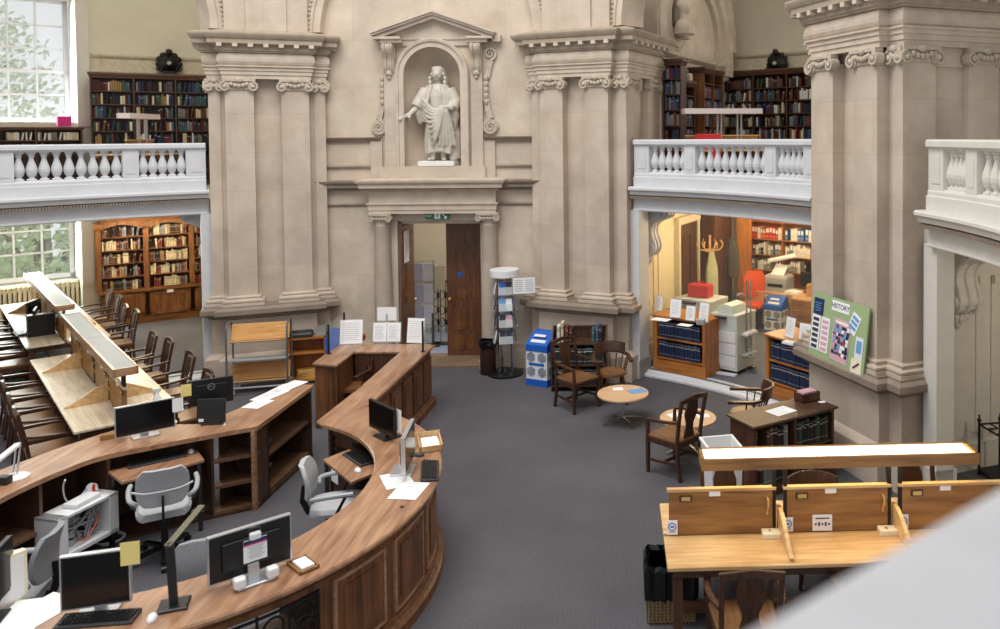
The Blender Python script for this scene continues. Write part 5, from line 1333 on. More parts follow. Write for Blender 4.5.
# ---- things on dark low bookcase
q=P(807,400,.82); t=thing('card_box','small dark open box of pink slips on the dark low bookcase','box',(q.x,q.y+.0,.822),an); t.rotation_euler[2]=dkc.rotation_euler[2]
b=MB().b2(-.13,.13,-.08,.08,0,.01)
for x0,x1,y0,y1 in ((-.13,.13,-.08,-.07),(-.13,.13,.07,.08),(-.13,-.12,-.08,.08),(.12,.13,-.08,.08)): b.b2(x0,x1,y0,y1,0,.1)
b.build('box',M['oakdx'],t); b=MB()
for k in range(6): b.box((-.09+.035*k,0,.085),(.025,.12,.06))
b.build('slips',M['pink'],t)
sheet('white printed sheet lying on the dark low bookcase',P(781,411,.822),dkc.rotation_euler[2]+.1,.3,.21,lines=5)
sheet('small white slip by the dark box on the low bookcase',P(822,402,.822),.3,.08,.06)
# ---- display board on the right pier's ledge
t=thing('notice_board','green display board of posters and leaflets headed HISTORY, leaning on the right pier','board',pol(67.5,6.35,1.205)+Vector((math.cos(R_(67.5)),-math.sin(R_(67.5)),0))*.02,-R_(67.5))
tl=Matrix.Rotation(-.13,4,'X')
b=MB().b2(-.54,.54,0,.02,0,.78); b.xf(tl); b.build('board',M['green'],t)
def pin(nm,x,z,w,h,mat,rot=0,y=-.004):
    m=tl@Matrix.Translation((x,y,z))@Matrix.Rotation(rot,4,'Y'); b=MB().box((0,0,0),(w,.004,h)); b.xf(m); return b.build(nm,M[mat],t),m
pin('navy_poster',-.41,.62,.2,.2,'navy'); o,m=pin('header_card',.02,.69,.34,.12,'paper'); txt(t,'header_lettering','HISTORY',.085,m@Matrix.Translation((0,-.004,0))@Matrix.Rotation(PI/2,4,'X'),M['ink'])
b=MB()
for k in range(4): b.box((-.42,-.008,.66-.03*k),(.13-.03*(k%2),.002,.008))
b.xf(tl); b.build('poster_print',M['lblue'],t)
pin('leaflet_sheet',-.43,.3,.17,.42,'paper'); pin('leaflet_sheet',-.24,.3,.17,.42,'paper')
for c_,x in enumerate((-.43,-.24)):
    b=MB()
    for k in range(6): b.box((x,-.008,.46-.066*k),(.12,.003,.04))
    b.xf(tl); b.build('thumbnail_pictures',M['ink' if c_==0 else 'pink'],t)
o,m=pin('pink_poster',.08,.3,.33,.5,'pink',.04); random.seed(5)
M['maroonp']=plain('posterred','#8c4450',.7); pm=('navy','lblue','ink','paper','maroonp','navy','inkl'); b=MB(); n_=0
for j in range(6):
    for k in range(8):
        if random.random()<.12: continue
        b.mi=random.randrange(len(pm)); n_+=1; b.box((-.125+.05*j+.01*random.random(),-.004-.0001*n_,-.16+.045*k+.01*random.random()),(random.uniform(.03,.055),.002,random.uniform(.03,.05)))
b.mi=3; b.box((0,-.004,.21),(.24,.002,.03)); b.xf(m); b.build('poster_pictures',[M[x] for x in pm],t)
o,m=pin('tilted_leaflet',.3,.55,.16,.24,'paper',.4); b=MB()
for k in range(3): b.box((0,-.004,.07-.06*k),(.12,.002,.04))
b.xf(m); b.build('leaflet_print',M['lblue'],t)
o,m=pin('leaflet_sheet',.43,.29,.14,.26,'wplas'); b=MB().box((0,-.004,.02),(.09,.002,.14)); b.xf(m); b.build('leaflet_print',M['lblue'],t)
o,m=pin('yellow_leaflet',.41,.08,.19,.17,'paperc'); b=MB().bar((-.05,-.004,-.02),(.05,-.004,.05),.01,.02); b.xf(m); b.build('leaflet_print',M['ink'],t)
# ---- leaflet carousel, bin, recycling bin
q=(1.30,6.16,0); t=thing('leaflet_stand','revolving leaflet stand with clear pockets and a white disc top, right of the door','stand',q,.25)
MB().lathe([(.29,0),(.29,.03),(.26,.045),(.05,.06),(.03,.1)],28).build('base',M['black'],t,smooth=True)
for k in range(4):
    a=PI/2*k+PI/4; MB().tube([(.15*math.cos(a),.15*math.sin(a),.06),(.15*math.cos(a),.15*math.sin(a),1.66)],.013,8).build('pole',M['chrome'],t)
MB().lathe([(.2,1.64),(.24,1.645),(.24,1.75),(.235,1.755),(.001,1.755)],32).build('top_disc',M['wplas'],t)
cl=['lblue','paper','navy','paper','pink','blue','paper','ink']; ci=0; random.seed(11)
for lv in range(4):
    for k in range(4):
        a=PI/2*k; z=.55+.27*lv
        m=Matrix.Rotation(a,4,'Z')@Matrix.Translation((0,-.17,z))@Matrix.Rotation(-.2,4,'X')
        b=MB().box((0,-.03,.06),(.22,.003,.12)); b.box((0,0,.09),(.22,.003,.2)); b.box((0,-.015,0),(.22,.03,.003)); b.xf(m); pk=b.build('pocket',M['perspex'],t)
        b=MB().box((-.052,-.012,.11),(.095,.012,.2)); b.xf(m); b.build('leaflet',M[random.choice(cl)],pk); b=MB().box((.052,-.012,.105),(.095,.012,.19)); b.xf(m); b.build('leaflet',M[random.choice(cl)],pk)
b=MB().box((.3,-.2,1.5),(.36,.005,.26)); b.build('side_panel',M['paper'],t); b=MB()
for i in range(2):
    for k in range(6): b.box((.21+.18*i,-.205,1.59-.034*k),(.13,.002,.008))
b.build('side_print',M['inkl'],t); MB().tube([(.1,-.1,1.5),(.3,-.195,1.5)],.008,6).build('side_arm',M['chrome'],t)
q=(1.0,6.2,0); t=thing('waste_bin','round dark bin with a black bag, beside the leaflet stand','bin',q,0); MB().lathe([(.115,0),(.13,.02),(.135,.5),(.12,.5),(.1,.05)],20).build('body',plain('binbrown','#3b2320',.4),t,smooth=True)
b=MB(); L=[]
for r,z in ((.142,.44),(.155,.5),(.148,.56),(.12,.57),(.11,.45)): L.append([((r+.008*math.sin(5*a_+z*40))*math.cos(a_),(r+.008*math.sin(5*a_+z*40))*math.sin(a_),z+.01*math.sin(3*a_)) for a_ in [2*PI*i/28 for i in range(28)]])
b.rings(L,cap=False).build('bin_bag',M['bag'],t)
def recbin(lab,loc,rz,top):
    t=thing('recycling_bin',lab,'bin',loc,rz); w,d,h=.38,.36,.55
    MB().b2(-w/2,w/2,-d/2,d/2,.1,h).build('body',M['wplas'],t); MB().b2(-w/2-.005,w/2+.005,-d/2-.005,d/2+.005,0,.11).build('base',M['blue'],t)
    MB().yprism([(-d/2-.008,h),(d/2+.008,h),(d/2+.008,.82),(d/2-.1,.82),(-d/2-.008,.66)],-w/2-.008,w/2+.008).build('lid',M['blue'],t,bevel=.006)
    b=MB().box((0,-.06,.78),(w*.55,.05,.004),mx=Matrix.Rotation(.57,4,'X')); b.box((0,-.12,.705),(w*.7,.06,.004),mx=Matrix.Rotation(.57,4,'X')); b.build('slot_label',M['wplas'],t)
    b=MB()
    for x,z in ((-.1,.46),(.1,.46),(-.1,.23),(.1,.23)):
        for sx in (0,): b.xprism([(x+.085*math.cos(PI/3*i+PI/6),z+.085*math.sin(PI/3*i+PI/6)) for i in range(6)],-d/2-.004,-d/2)
    for y in (-.08,.08):
        for z in (.46,.23): b.yprism([(y+.07*math.cos(PI/3*i+PI/6),z+.07*math.sin(PI/3*i+PI/6)) for i in range(6)],w/2,w/2+.004)
    b.build('hexagon_pattern',plain('hexgrey','#8b939c',.5,var=.25,scale=9),t); MB().b2(-.14,.14,-d/2-.006,-d/2,.33,.37).build('blue_label',M['blue'],t); return t
recbin('blue and white recycling bin left of the dark book stand',(1.98,5.66,0),-R_(24),1)
q=P(777,335,.08); rb=recbin('blue-lidded recycling bin inside the office behind the glass',(q.x,q.y+.1,.08),-R_(35),1); rb.scale=(.9,.9,.88)
# ---- book trolley against left pier
q=pol(-22.5,5.9); tq=Vector((math.cos(R_(22.5)),math.sin(R_(22.5)),0)); q=q+tq*-.16
t=thing('book_trolley','grey framed book trolley with three tilted wooden shelves, against the left pier','trolley',q,R_(14))
for s_ in (-1,1):
    MB().tube(cat([Vector((s_*.43,-.2,.1)),Vector((s_*.43,-.2,.6)),Vector((s_*.43,-.17,1.0)),Vector((s_*.43,-.1,1.08)),Vector((s_*.43,.1,1.08)),Vector((s_*.43,.17,1.0)),Vector((s_*.43,.2,.6)),Vector((s_*.43,.2,.1))],4),.014,8).build('end_frame',plain('framegrey','#77797c',.4,.5),t)
b=MB()
for y in (-.2,.2): b.tube([(-.43,y,.12),(.43,y,.12)],.014,8)
for x in (-.43,.43): b.tube([(x,-.2,.12),(x,.2,.12)],.014,8)
b.build('base_frame',M['silver'],t)
for z,nm in ((.82,0),(.2,1)):
    b=MB().box((0,.1,z+.1),(.84,.016,.26),mx=Matrix.Rotation(-.3,4,'X')); b.build('shelf_back',M['trolley'],t); b=MB().box((0,-.06,z-.02),(.84,.18,.016),mx=Matrix.Rotation(-.3,4,'X')); b.build('shelf',M['trolley'],t)
MB().box((0,-.02,.52),(.84,.3,.02),mx=Matrix.Rotation(-.12,4,'X')).build('grey_shelf',M['plast'],t)
for x in (-.38,.38):
    for y in (-.17,.17):
        b=MB().lathe([(.05,-.015),(.05,.015)],14,mx=Matrix.Translation((x,y,.051))@Matrix.Rotation(PI/2,4,'X')); w_=b.build('wheel',M['wplas'],t); MB().b2(x-.012,x+.012,y-.022,y+.022,.04,.12).build('fork',M['silver'],w_)
# small open shelf with a grey case on top
t=thing('small_bookcase','small orange-brown open bookcase between the trolley and the counter','bookcase',(-1.82,5.74,0),R_(16)); w,h,d=.56,.74,.32
b=MB()
for s_ in (-1,1): b.b2(s_*w/2,s_*(w/2-.025),0,d,0,h)
b.b2(-w/2,w/2,d-.015,d,0,h); b.build('carcass',M['orangez'],t)
for z in (.06,.5,h): MB().b2(-w/2,w/2,0,d,z-.025,z).build('shelf',M['orange'],t)
for k in range(3):
    o=MB().b2(-.19,.19,-.1,.12,0,.045).build('wood_board',M['trolley'],bevel=.003); o.location=on(t,.02,.14,.062+.047*k); o.rotation_euler[2]=R_(18)+.1*k; tag(o,'pale wooden board in the small bookcase, %s of the three'%['bottom','middle','top'][k],'board')
tt=thing('equipment_case','flat dark grey case lying on the small bookcase beside the trolley','case',on(t,-.16,.15,h+.002),R_(18)); MB().stack([(-.24,-.14),(.24,-.14),(.24,.14),(-.24,.14)],[(0,0),(0,.05),(-.02,.075)]).build('shell',M['dgrey'],tt,bevel=.01); MB().box((-.1,-.02,.078),(.22,.16,.006)).build('lid_panel',M['black'],tt)
tt=thing('equipment_case','grey angled box leaning at the right on the small bookcase','case',on(t,.2,.17,h+.002),R_(18)); MB().yprism([(-.12,0),(.12,0),(.1,.13),(-.06,.06)],-.08,.08).build('shell',plain('casegrey','#6c6a66',.6),tt,bevel=.008)
# umbrella stand, right edge
q=P(979,474,.08); t=thing('umbrella_stand','black iron umbrella stand with a gridded top at the right edge','umbrella stand',(q.x,q.y,.08),-R_(80))
b=MB()
for x,y in ((0,0),(.62,0),(0,.26),(.62,.26)): l=MB().tube([(x,y,0),(x,y,.6)],[.016,.014],8); l.lathe([(.022,.6),(.026,.62),(.008,.65),(.014,.67),(.002,.685)],8,(x,y,0)); l.lathe([(.024,.0),(.024,.02)],8,(x,y,0)); l.build('post',M['iron'],t)
for z in (.57,):
    b=MB(); b.tube([(0,0,z),(.62,0,z),(.62,.26,z),(0,.26,z)],.012,6,closed=True)
    for k in range(1,4): b.tube([(.155*k,0,z),(.155*k,.26,z)],.01,6)
    b.tube([(0,.13,z),(.62,.13,z)],.01,6); b.build('top_grid',M['iron'],t)
MB().b2(-.01,.63,-.01,.27,.04,.07).build('drip_tray',M['iron'],t)
# ================================================================ STATUE AND BUST
def remesh(o,v,sm=3):
    m=o.modifiers.new('r','REMESH'); m.mode='VOXEL'; m.voxel_size=v; m.use_smooth_shade=True
    if sm: s_=o.modifiers.new('s','SMOOTH'); s_.factor=.5; s_.iterations=sm
t=thing('statue','white marble statue of a robed standing man with long curled hair in the niche','statue',(.08,6.80,3.457),0)
MB().b2(-.31,.31,-.21,.2,0,.085).build('plinth',M['marblew'],t,bevel=.008)
b=MB()     # body: legs, trunk, arms with hands, head with face
b.tube([(-.09,-.06,.1),(-.085,-.02,.3),(-.08,0,.55),(-.06,.02,.85)],[.04,.058,.075,.1],10); b.tube([(.08,.0,.1),(.075,.02,.3),(.07,.02,.55),(.06,.02,.85)],[.04,.058,.075,.1],10)
for x,y,a in ((-.1,-.11,-.25),(.09,-.06,.2)): b.ball((x+a*.1,y,.115),.05,10,(.75,1.9,.6))
b.tube([(0,.02,.8),(0,.02,1.0),(0,.03,1.2),(0,.03,1.33),(0,.02,1.4)],[.15,.15,.175,.15,.06],14)
b.tube([(0,.02,1.36),(0,.0,1.47)],[.058,.052],10)
b.ball((0,-.03,1.565),.1,16,(.84,.98,1.16)); b.ball((0,-.125,1.555),.024,8,(.75,1.2,1.5)); b.ball((0,-.1,1.615),.03,8,(2,.7,.6)); b.ball((0,-.085,1.485),.03,8,(1,.8,.8)); b.ball((0,-.09,1.513),.022,8,(1.3,.7,.5))
for s_ in (-1,1): b.ball((s_*.038,-.108,1.585),.02,8,(1.3,.6,.5)); b.ball((s_*.045,-.07,1.535),.035,8)
b.tube([(-.19,.03,1.33),(-.27,0,1.15),(-.33,-.06,1.02),(-.44,-.14,.9)],[.075,.07,.06,.042],10); b.tube([(.19,.03,1.33),(.27,.02,1.12),(.25,-.12,.98),(.16,-.2,1.0)],[.075,.07,.06,.042],10)
b.ball((-.465,-.16,.875),.045,9,(1.1,.9,.9))
for k in range(4): b.tube([(-.47+.018*k,-.18,.89-.012*k),(-.5+.018*k,-.2,.86-.012*k),(-.485+.018*k,-.185,.835-.01*k)],.012,6)
b.ball((.13,-.215,1.0),.045,9,(1.1,.8,.9))
for k in range(4): b.tube([(.12,-.23,1.03-.018*k),(.07,-.25,1.02-.018*k),(.05,-.235,.995-.018*k)],.012,6)
o=b.build('figure',M['marble'],t); remesh(o,.011,2)
b=MB(); n=48; L=[]      # gown with folds
prof=[(.22,.25,.2,.02),(.34,.25,.2,.02),(.5,.235,.19,.01),(.65,.215,.185,0),(.8,.205,.175,0),(.95,.19,.165,0),(1.08,.2,.165,0),(1.2,.225,.165,0),(1.3,.225,.15,0),(1.36,.17,.125,0),(1.41,.09,.085,0)]
for z,rx,ry,dx in prof:
    f=max(0,min(1,(1.25-z)/.6)); l=[]
    for i in range(n):
        a=2*PI*i/n; q=1+f*(.075*math.sin(8*a+2.5*z)+.05*math.sin(13*a-5*z)); l.append((dx+rx*q*math.cos(a),.03+ry*q*math.sin(a),z+.03*math.sin(3*a)*f))
    L.append(l)
b.rings(L)
hand=Vector((.15,-.21,.99))
for k in range(9):      # drapery gathered to the hand
    u=k/8; e=Vector((-.22+.16*u,-.17-.03*math.sin(u*PI),1.16-.8*u)); m_=(hand+e)/2+Vector((.0,-.07,-.10-.03*u)); b.tube(cat([hand,m_,e],6),.028,7)
for k in range(5):
    b.tube(cat([hand+Vector((.01*k,0,-.02)),Vector((.1+.04*k,-.22+.02*k,.7)),Vector((.06+.06*k,-.18+.03*k,.34))],6),.026,7)
for s_ in (-1,1):       # sleeves and cape edges
    for k in range(4): b.tube(cat([Vector((s_*(.08+.03*k),-.1+.02*k,1.38)),Vector((s_*(.14+.035*k),-.15+.03*k,1.1)),Vector((s_*(.13+.05*k),-.16+.05*k,.75))],6),.024,7)
b.tube([(-.2,.02,1.32),(-.3,-.01,1.12),(-.36,-.07,1.0)],[.1,.115,.105],12); b.tube([(-.33,-.04,1.06),(-.34,-.03,.9),(-.31,.0,.72)],[.07,.07,.03],10)
b.tube([(.2,.02,1.32),(.29,.02,1.1),(.27,-.08,.97)],[.1,.115,.1],12); b.tube([(.28,-.02,1.0),(.3,0,.85),(.27,.02,.6)],[.08,.07,.03],10)
b.tube([(.2,.12,.9),(.27,.1,.5),(.25,.1,.12)],[.08,.1,.11],12)
o=b.build('gown',M['marble'],t); remesh(o,.013,2)
b=MB(); random.seed(4)
b.ball((0,.02,1.62),.105,14,(.98,1,.9))
for s_ in (-1,1):
    for k in range(16):
        u=k/15; b.ball((s_*(.085+.045*math.sin(u*2.4)+random.uniform(-.012,.012)),.03-.04*u+.03*(k%3)-.03,1.65-.36*u),.034,8)
    for k in range(5): b.ball((s_*.045*(k%2+.4),-.03,1.69-.008*k),.032,8)
o=b.build('wig',M['marble'],t); remesh(o,.012,1)
MB().tube([(-.6,-.27,.79),(-.42,-.12,.92)],.032,12).build('scroll',M['marble'],t)
b=MB(); b.tube([(.24,.05,.09),(.23,.08,.4),(.25,.07,.75)],[.08,.06,.07],10); b.ball((.25,.02,.55),.06,8); b.ball((.22,.0,.3),.05,8); o=b.build('tree_stump',M['marble'],t); remesh(o,.014,2)
# bust in the roundel (faces along the gallery)
q=pol(22.5,6.5)+Vector((math.cos(R_(22.5)),-math.sin(R_(22.5)),0))*1.06+Vector((math.sin(R_(22.5)),math.cos(R_(22.5)),0))*2.36
t=thing('bust','pale stone bust in the round niche of the right gallery wall','bust',(q.x,q.y,5.70),-R_(22.5)+PI/2)
b=MB(); b.tube([(0,0,.1),(0,0,.25)],[.22,.2],14); b.ball((0,.0,.22),.2,14,(1.2,.7,.9)); b.tube([(0,0,.3),(0,-.01,.5)],.06,10); b.ball((0,-.02,.6),.11,14,(.85,1,1.15)); b.ball((0,-.125,.59),.02,8,(.8,1.2,1.4)); b.ball((0,.02,.65),.115,12); b.ball((0,-.09,.52),.04,8)
o=b.build('head_and_shoulders',M['trim'],t); remesh(o,.015,2); MB().lathe([(.13,0.02),(.09,.05),(.08,.1),(.14,.14)],16).build('socle',M['trim'],t,smooth=True)
# bronze ornaments on the friezes
def ornament(lab,q,rz,s=1):
    t=thing('wall_ornament',lab,'ornament',q,rz); b=MB()
    for k in range(11):
        a=2*PI*k/11+PI/2; b.ball((.19*math.cos(a),.02,.19*math.sin(a)),.07,8,(1,.7,1))
    b.lathe([(.2,-.03),(.17,.05),(.1,.09),(.06,.14),(.001,.15)],20,mx=Matrix.Rotation(PI/2,4,'X')); b.ball((0,-.1,.23),.07,8); b.b2(-.12,.12,-.06,.06,-.3,-.18)
    for s_ in (-1,1): b.spiral((s_*.2,-.02,-.12),.09,1.4,.03,-.03,.03,dirn=s_,a0=PI/2)
    b.build('rosette',M['iron'],t,smooth=True); MB().ball((0,-.15,-.02),.045,10).build('glass_drop',plain('drop','#a9b39c',.15),t,smooth=True)
ornament('dark bronze rosette ornament above the bookcase, left gallery',PR(169,63,12.35),R_(33)); ornament('dark bronze rosette ornament above the bookcase, right gallery',PR(777,63,12.2),-R_(32))
# ================================================================ DOORS AND LOBBY
def leaf(nm,label,x0,y0,w,h,rz,hinge=1):
    t=bpy.data.objects.new(nm,None); C.objects.link(t); t.location=(x0,y0,.035); t.rotation_euler[2]=rz; struct(t); tag(t,label,'door')
    MB().b2(0,w,-.02,.02,0,h).build('door_leaf',M['door'],t)
    rows=((.1,.36),(.44,.80) ,(.98,1.14),(1.22,1.80),(1.92,2.16)); sc=h/2.3
    for z0,z1 in rows:
        z0*=sc; z1*=sc; b=MB()
        for sd in (-1,1): b.box((w/2,sd*.022,(z0+z1)/2),(w-.26,.014,z1-z0)); b.box((w/2,sd*.028,(z0+z1)/2),(w-.36,.014,max(.03,z1-z0-.1)))
        b.build('raised_panel',M['deskp'],t)
    MB().ball((w-.06 if hinge>0 else .06,-.05,1.02),.03,10).build('door_knob',M['brass'],t,smooth=True)
    return t
d1=leaf('door_1','dark panelled oak door leaf standing closed at the right of the doorway',.075,7.24,.64,2.4,0,-1)
MB().b2(.2,.29,-.036,-.03,1.42,1.5).build('blue_label',M['blue'],d1)
d2=leaf('door_2','dark panelled oak door leaf folded back against the left jamb',-.545,6.62,.62,2.4,PI/2-.03)
b=MB().b2(.05,.3,-.04,-.034,1.75,2.3); b.build('notice_sheet',M['paper'],d2)
t=thing('exit_sign','green exit sign with running figure and arrow above the doorway','sign',(.11,6.5,2.555),0)
MB().b2(-.2,.2,0,.03,0,.115).build('panel',M['exit'],t); txt(t,'lettering','EXIT',.055,Matrix.Translation((-.13,-.002,.058))@Matrix.Rotation(PI/2,4,'X'),M['paper'])
b=MB(); b.b2(-.045,.055,-.003,0,.012,.103); b.build('figure_field',M['paper'],t)
b=MB(); b.ball((.012,-.004,.09),.009,8,(1,.3,1)); b.bar((.008,-.004,.08),(0,-.004,.05),.012,.003,up=(0,1,0)); b.bar((0,-.004,.052),(.022,-.004,.036),.009,.003,up=(0,1,0)); b.bar((.022,-.004,.036),(.018,-.004,.018),.008,.003,up=(0,1,0)); b.bar((0,-.004,.05),(-.022,-.004,.022),.009,.003,up=(0,1,0)); b.bar((.006,-.004,.074),(.028,-.004,.062),.007,.003,up=(0,1,0)); b.bar((.004,-.004,.074),(-.016,-.004,.06),.007,.003,up=(0,1,0)); b.build('running_figure',M['exit'],t)
b=MB(); b.bar((.09,-.003,.095),(.15,-.003,.03),.018,.003,up=(0,1,0)); b.xprism([(.165,.015),(.165,.065),(.115,.015)],-.004,0); b.build('arrow',M['paper'],t)
# hanging of the sign: bracket to the lintel
t=thing('poster_stand','clear poster stand with rows of printed sheets in the lobby doorway','stand',(-.56,7.95,.014),.25)
for x in (-.2,.2): MB().tube([(x,0,0),(x,0,1.62)],.014,8).build('pole',M['chrome'],t)
MB().b2(-.3,.3,-.14,.14,0,.02).build('base',M['dgrey'],t); MB().b2(-.21,.21,-.003,.003,.35,1.6).build('clear_panel',M['perspex'],t)
for r in range(3):
    for c_ in range(2): MB().b2(-.19+.2*c_,-.01+.2*c_,-.009,-.004,.42+.4*r,.76+.4*r).build('sheet',plain('sheetl%d%d'%(r,c_),['#b8bcd8','#d6d8e6'][c_],.8),t)
t=thing('poster_stand','narrow clear sign stand right of the big one in the lobby doorway','stand',(-.27,8.1,.014),0); MB().tube([(0,0,0),(0,0,1.4)],.014,8).build('pole',M['chrome'],t); MB().b2(-.14,.14,-.1,.1,0,.02).build('base',M['dgrey'],t); MB().b2(-.1,.1,-.02,-.014,1.05,1.5).build('sheet',M['paperc'],t)
t=thing('iron_railing','dark wrought iron stair railing beyond the doorway','railing',(-.3,9.0,.014),0)
MB().b2(-1.2,1.6,-.03,.03,1.0,1.05).build('handrail',M['oakd'],t)
for k in range(19):
    x=-1.15+.15*k; b=MB().tube([(x,0,0),(x,0,1.0)],.011,6); b.build('bar',M['iron'],t)
b=MB()
for k in range(18):
    x=-1.075+.15*k
    for z in (.2,.45,.75): b.tube([(x+.06*math.cos(2*PI*i/12),0,z+.09*math.sin(2*PI*i/12)) for i in range(12)],.009,5,closed=True)
b.build('scrollwork',M['iron'],t)
t=thing('spotlight','black twin spotlight under the lobby ceiling','lamp',(-.42,7.9,2.42),0); MB().tube([(0,0,.2),(0,0,1.8)],.01,6).build('stem',M['black'],t); MB().lathe([(.05,0),(.06,.1),(.03,.14)],12,(-.07,0,0)).build('lamp_head',M['black'],t); MB().lathe([(.05,0),(.06,.1),(.03,.14)],12,(.09,0,.03)).build('lamp_head',M['black'],t); MB().b2(-.09,.1,-.015,.015,.14,.2).build('arm',M['black'],t)
# ================================================================ OFFICE BEHIND GLASS
UX=Vector((math.cos(R_(22.5)),-math.sin(R_(22.5)),0)); VY=Vector((math.sin(R_(22.5)),math.cos(R_(22.5)),0)); PB=pol(22.5,6.5)
def uv(u,v,z=0): return PB+UX*u+VY*v+Vector((0,0,z))
s=bpy.data.objects.new('door_3',None); C.objects.link(s); s.location=uv(.935,2.85,.08); s.rotation_euler[2]=-R_(22.5)+PI/2; struct(s); tag(s,'dark brown panelled door in a cream frame inside the office','door')
MB().b2(-.5,.5,-.03,.02,0,2.2).build('door_leaf',M['oakd'],s)
for x0,x1 in ((-.4,-.06),(.06,.4)):
    for z0,z1 in ((.15,.9),(1.05,1.95)): MB().b2(x0,x1,-.045,-.03,z0,z1).build('raised_panel',M['oakd'],s)
b=MB()
for x in (-.6,.5): b.b2(x,x+.1,-.06,.03,0,2.2)
b.b2(-.62,.62,-.07,.03,2.2,2.34); b.build('door_frame',M['cream'],s)
def cop(lab,q,rz,w,d,h,feeder):
    t=thing('photocopier',lab,'copier',q,rz)
    MB().b2(-w/2,w/2,-d/2,d/2,.06,h).build('body',M['copier'],t,bevel=.012)
    for k in range(3): MB().b2(-w/2+.03,w/2-.03,-d/2-.012,-d/2+.01,.12+.2*k,.29+.2*k).build('paper_drawer',M['wplas'],t)
    for x in (-w/2+.06,w/2-.06): b=MB().b2(x-.03,x+.03,-d/2+.03,d/2-.03,0,.06); b.build('foot',M['dgrey'],t)
    MB().b2(w/2,w/2+.13,-d*.3,d*.3,h-.3,h-.28).build('output_tray',M['plast'],t); MB().b2(w/2,w/2+.11,-d*.3,d*.3,h-.62,h-.6).build('output_tray',M['plast'],t)
    MB().b2(w/2+.01,w/2+.12,-d*.25,d*.25,h-.28,h-.25).build('paper_stack',M['paper'],t)
    MB().b2(-w/2-.01,w/2+.01,-d/2-.01,d/2,h,h+.05).build('scanner_lid',M['copier'],t,bevel=.01)
    if feeder: MB().xprism([(-w*.4,h+.05),(w*.3,h+.05),(w*.2,h+.17),(-w*.1,h+.2),(-w*.4,h+.12)],-d*.4,d*.3).build('document_feeder',M['copier'],t,bevel=.01)
    MB().b2(-w*.3,w*.1,-d/2-.09,-d/2,h-.02,h+.015).build('control_panel',M['dgrey'],t); return t
cpA=cop('pale photocopier behind the left low bookcase, red case on top',pol(33.6,8.35,.08),-R_(35),.72,.6,.98,False)
cpB=cop('white photocopier with side trays standing right of the low bookcase',Vector((5.10,6.08,.08)),-R_(38),.46,.6,.92,True)
t=thing('red_case','red plastic case on top of the pale photocopier','case',on(cpA,-.02,0,1.032),-R_(30)); MB().b2(-.2,.2,-.12,.12,0,.22).build('shell',M['red'],t,bevel=.02); MB().tube([(-.07,0,.22),(-.07,0,.26),(.07,0,.26),(.07,0,.22)],.012,6).build('handle',M['red'],t)
sign((658,311),'white sheet in a leaning stand, furthest left on the low bookcase',.17,.26,-.7,z=1.001); sign((675,318),'taller white sheet in a stand, second from left on the low bookcase',.2,.3,-.5,z=1.001); sign((690,321),'small white sheet in a stand, third from left on the low bookcase',.17,.24,-.55,z=1.001); sign((703,322),'white sheet in a stand, furthest right on the low bookcase',.19,.3,-.75,z=1.001)
sheet('flat white sheet at the left front of the low bookcase top',P(661,319.5,1.001),-.5,.3,.2); sheet('flat white sheet at the middle of the low bookcase top',P(685,325,1.001),-.55,.22,.15)
o=MB().box((0,0,.05),(.14,.08,.1)).build('tape_dispenser',M['silver'],bevel=.015,loc=P(701,325,1.001),rz=-.4); tag(o,'small grey dispenser at the right front of the low bookcase top','dispenser')
sign((789,338),'white sheet in a stand on the right low bookcase',.19,.3,-1.0,z=1.001); sign((805,347),'pink headed sheet in a stand on the right low bookcase beside the notice board',.22,.32,-.7,z=1.001)
o=MB().stack([(-.1,-.06),(.1,-.06),(.1,.06),(-.1,.06)],[(0,0),(0,.03),(-.02,.04)]).build('card_reader',M['wplas'],loc=P(790,344,1.001),rz=-.8); tag(o,'small white card reader on the right low bookcase','device')
# glass partition and door
gA,gB,gC,gD=31.3,TH(PR(728,370,7.95)),TH(PR(755,374,7.95)),58.6
for i,(a0,a1,l) in enumerate(((gA,gB,'clear glass screen left of the glass door'),(gC,gD,'clear glass screen right of the glass door'))):
    o=MB().arc(7.945,7.957,.082,2.7,a0,a1,6).build('glass_screen',M['glassd']); tag(o,l,'glass screen')
pd=(pol(gB,7.95)+pol(gC,7.95))/2; t=thing('glass_door','frameless glass door with tall chrome handles to the office','door',(pd.x,pd.y,.082),-R_((gB+gC)/2)); gw=(pol(gB,7.95)-pol(gC,7.95)).length
MB().b2(-gw/2+.01,gw/2-.01,-.006,.006,.01,2.6).build('pane',M['glassd'],t)
for y in (-.06,.06):
    b=MB().tube([(gw/2-.12,y,.25),(gw/2-.12,y,1.5)],.016,8)
    for z in (.4,.95,1.4): b.tube([(gw/2-.12,y*.1,z),(gw/2-.12,y,z)],.01,6)
    b.build('handle',M['chrome'],t)
for z0 in (0,2.5): MB().b2(gw/2-.1,gw/2+.02,-.03,.03,z0,z0+.11).build('patch_fitting',M['chrome'],t)
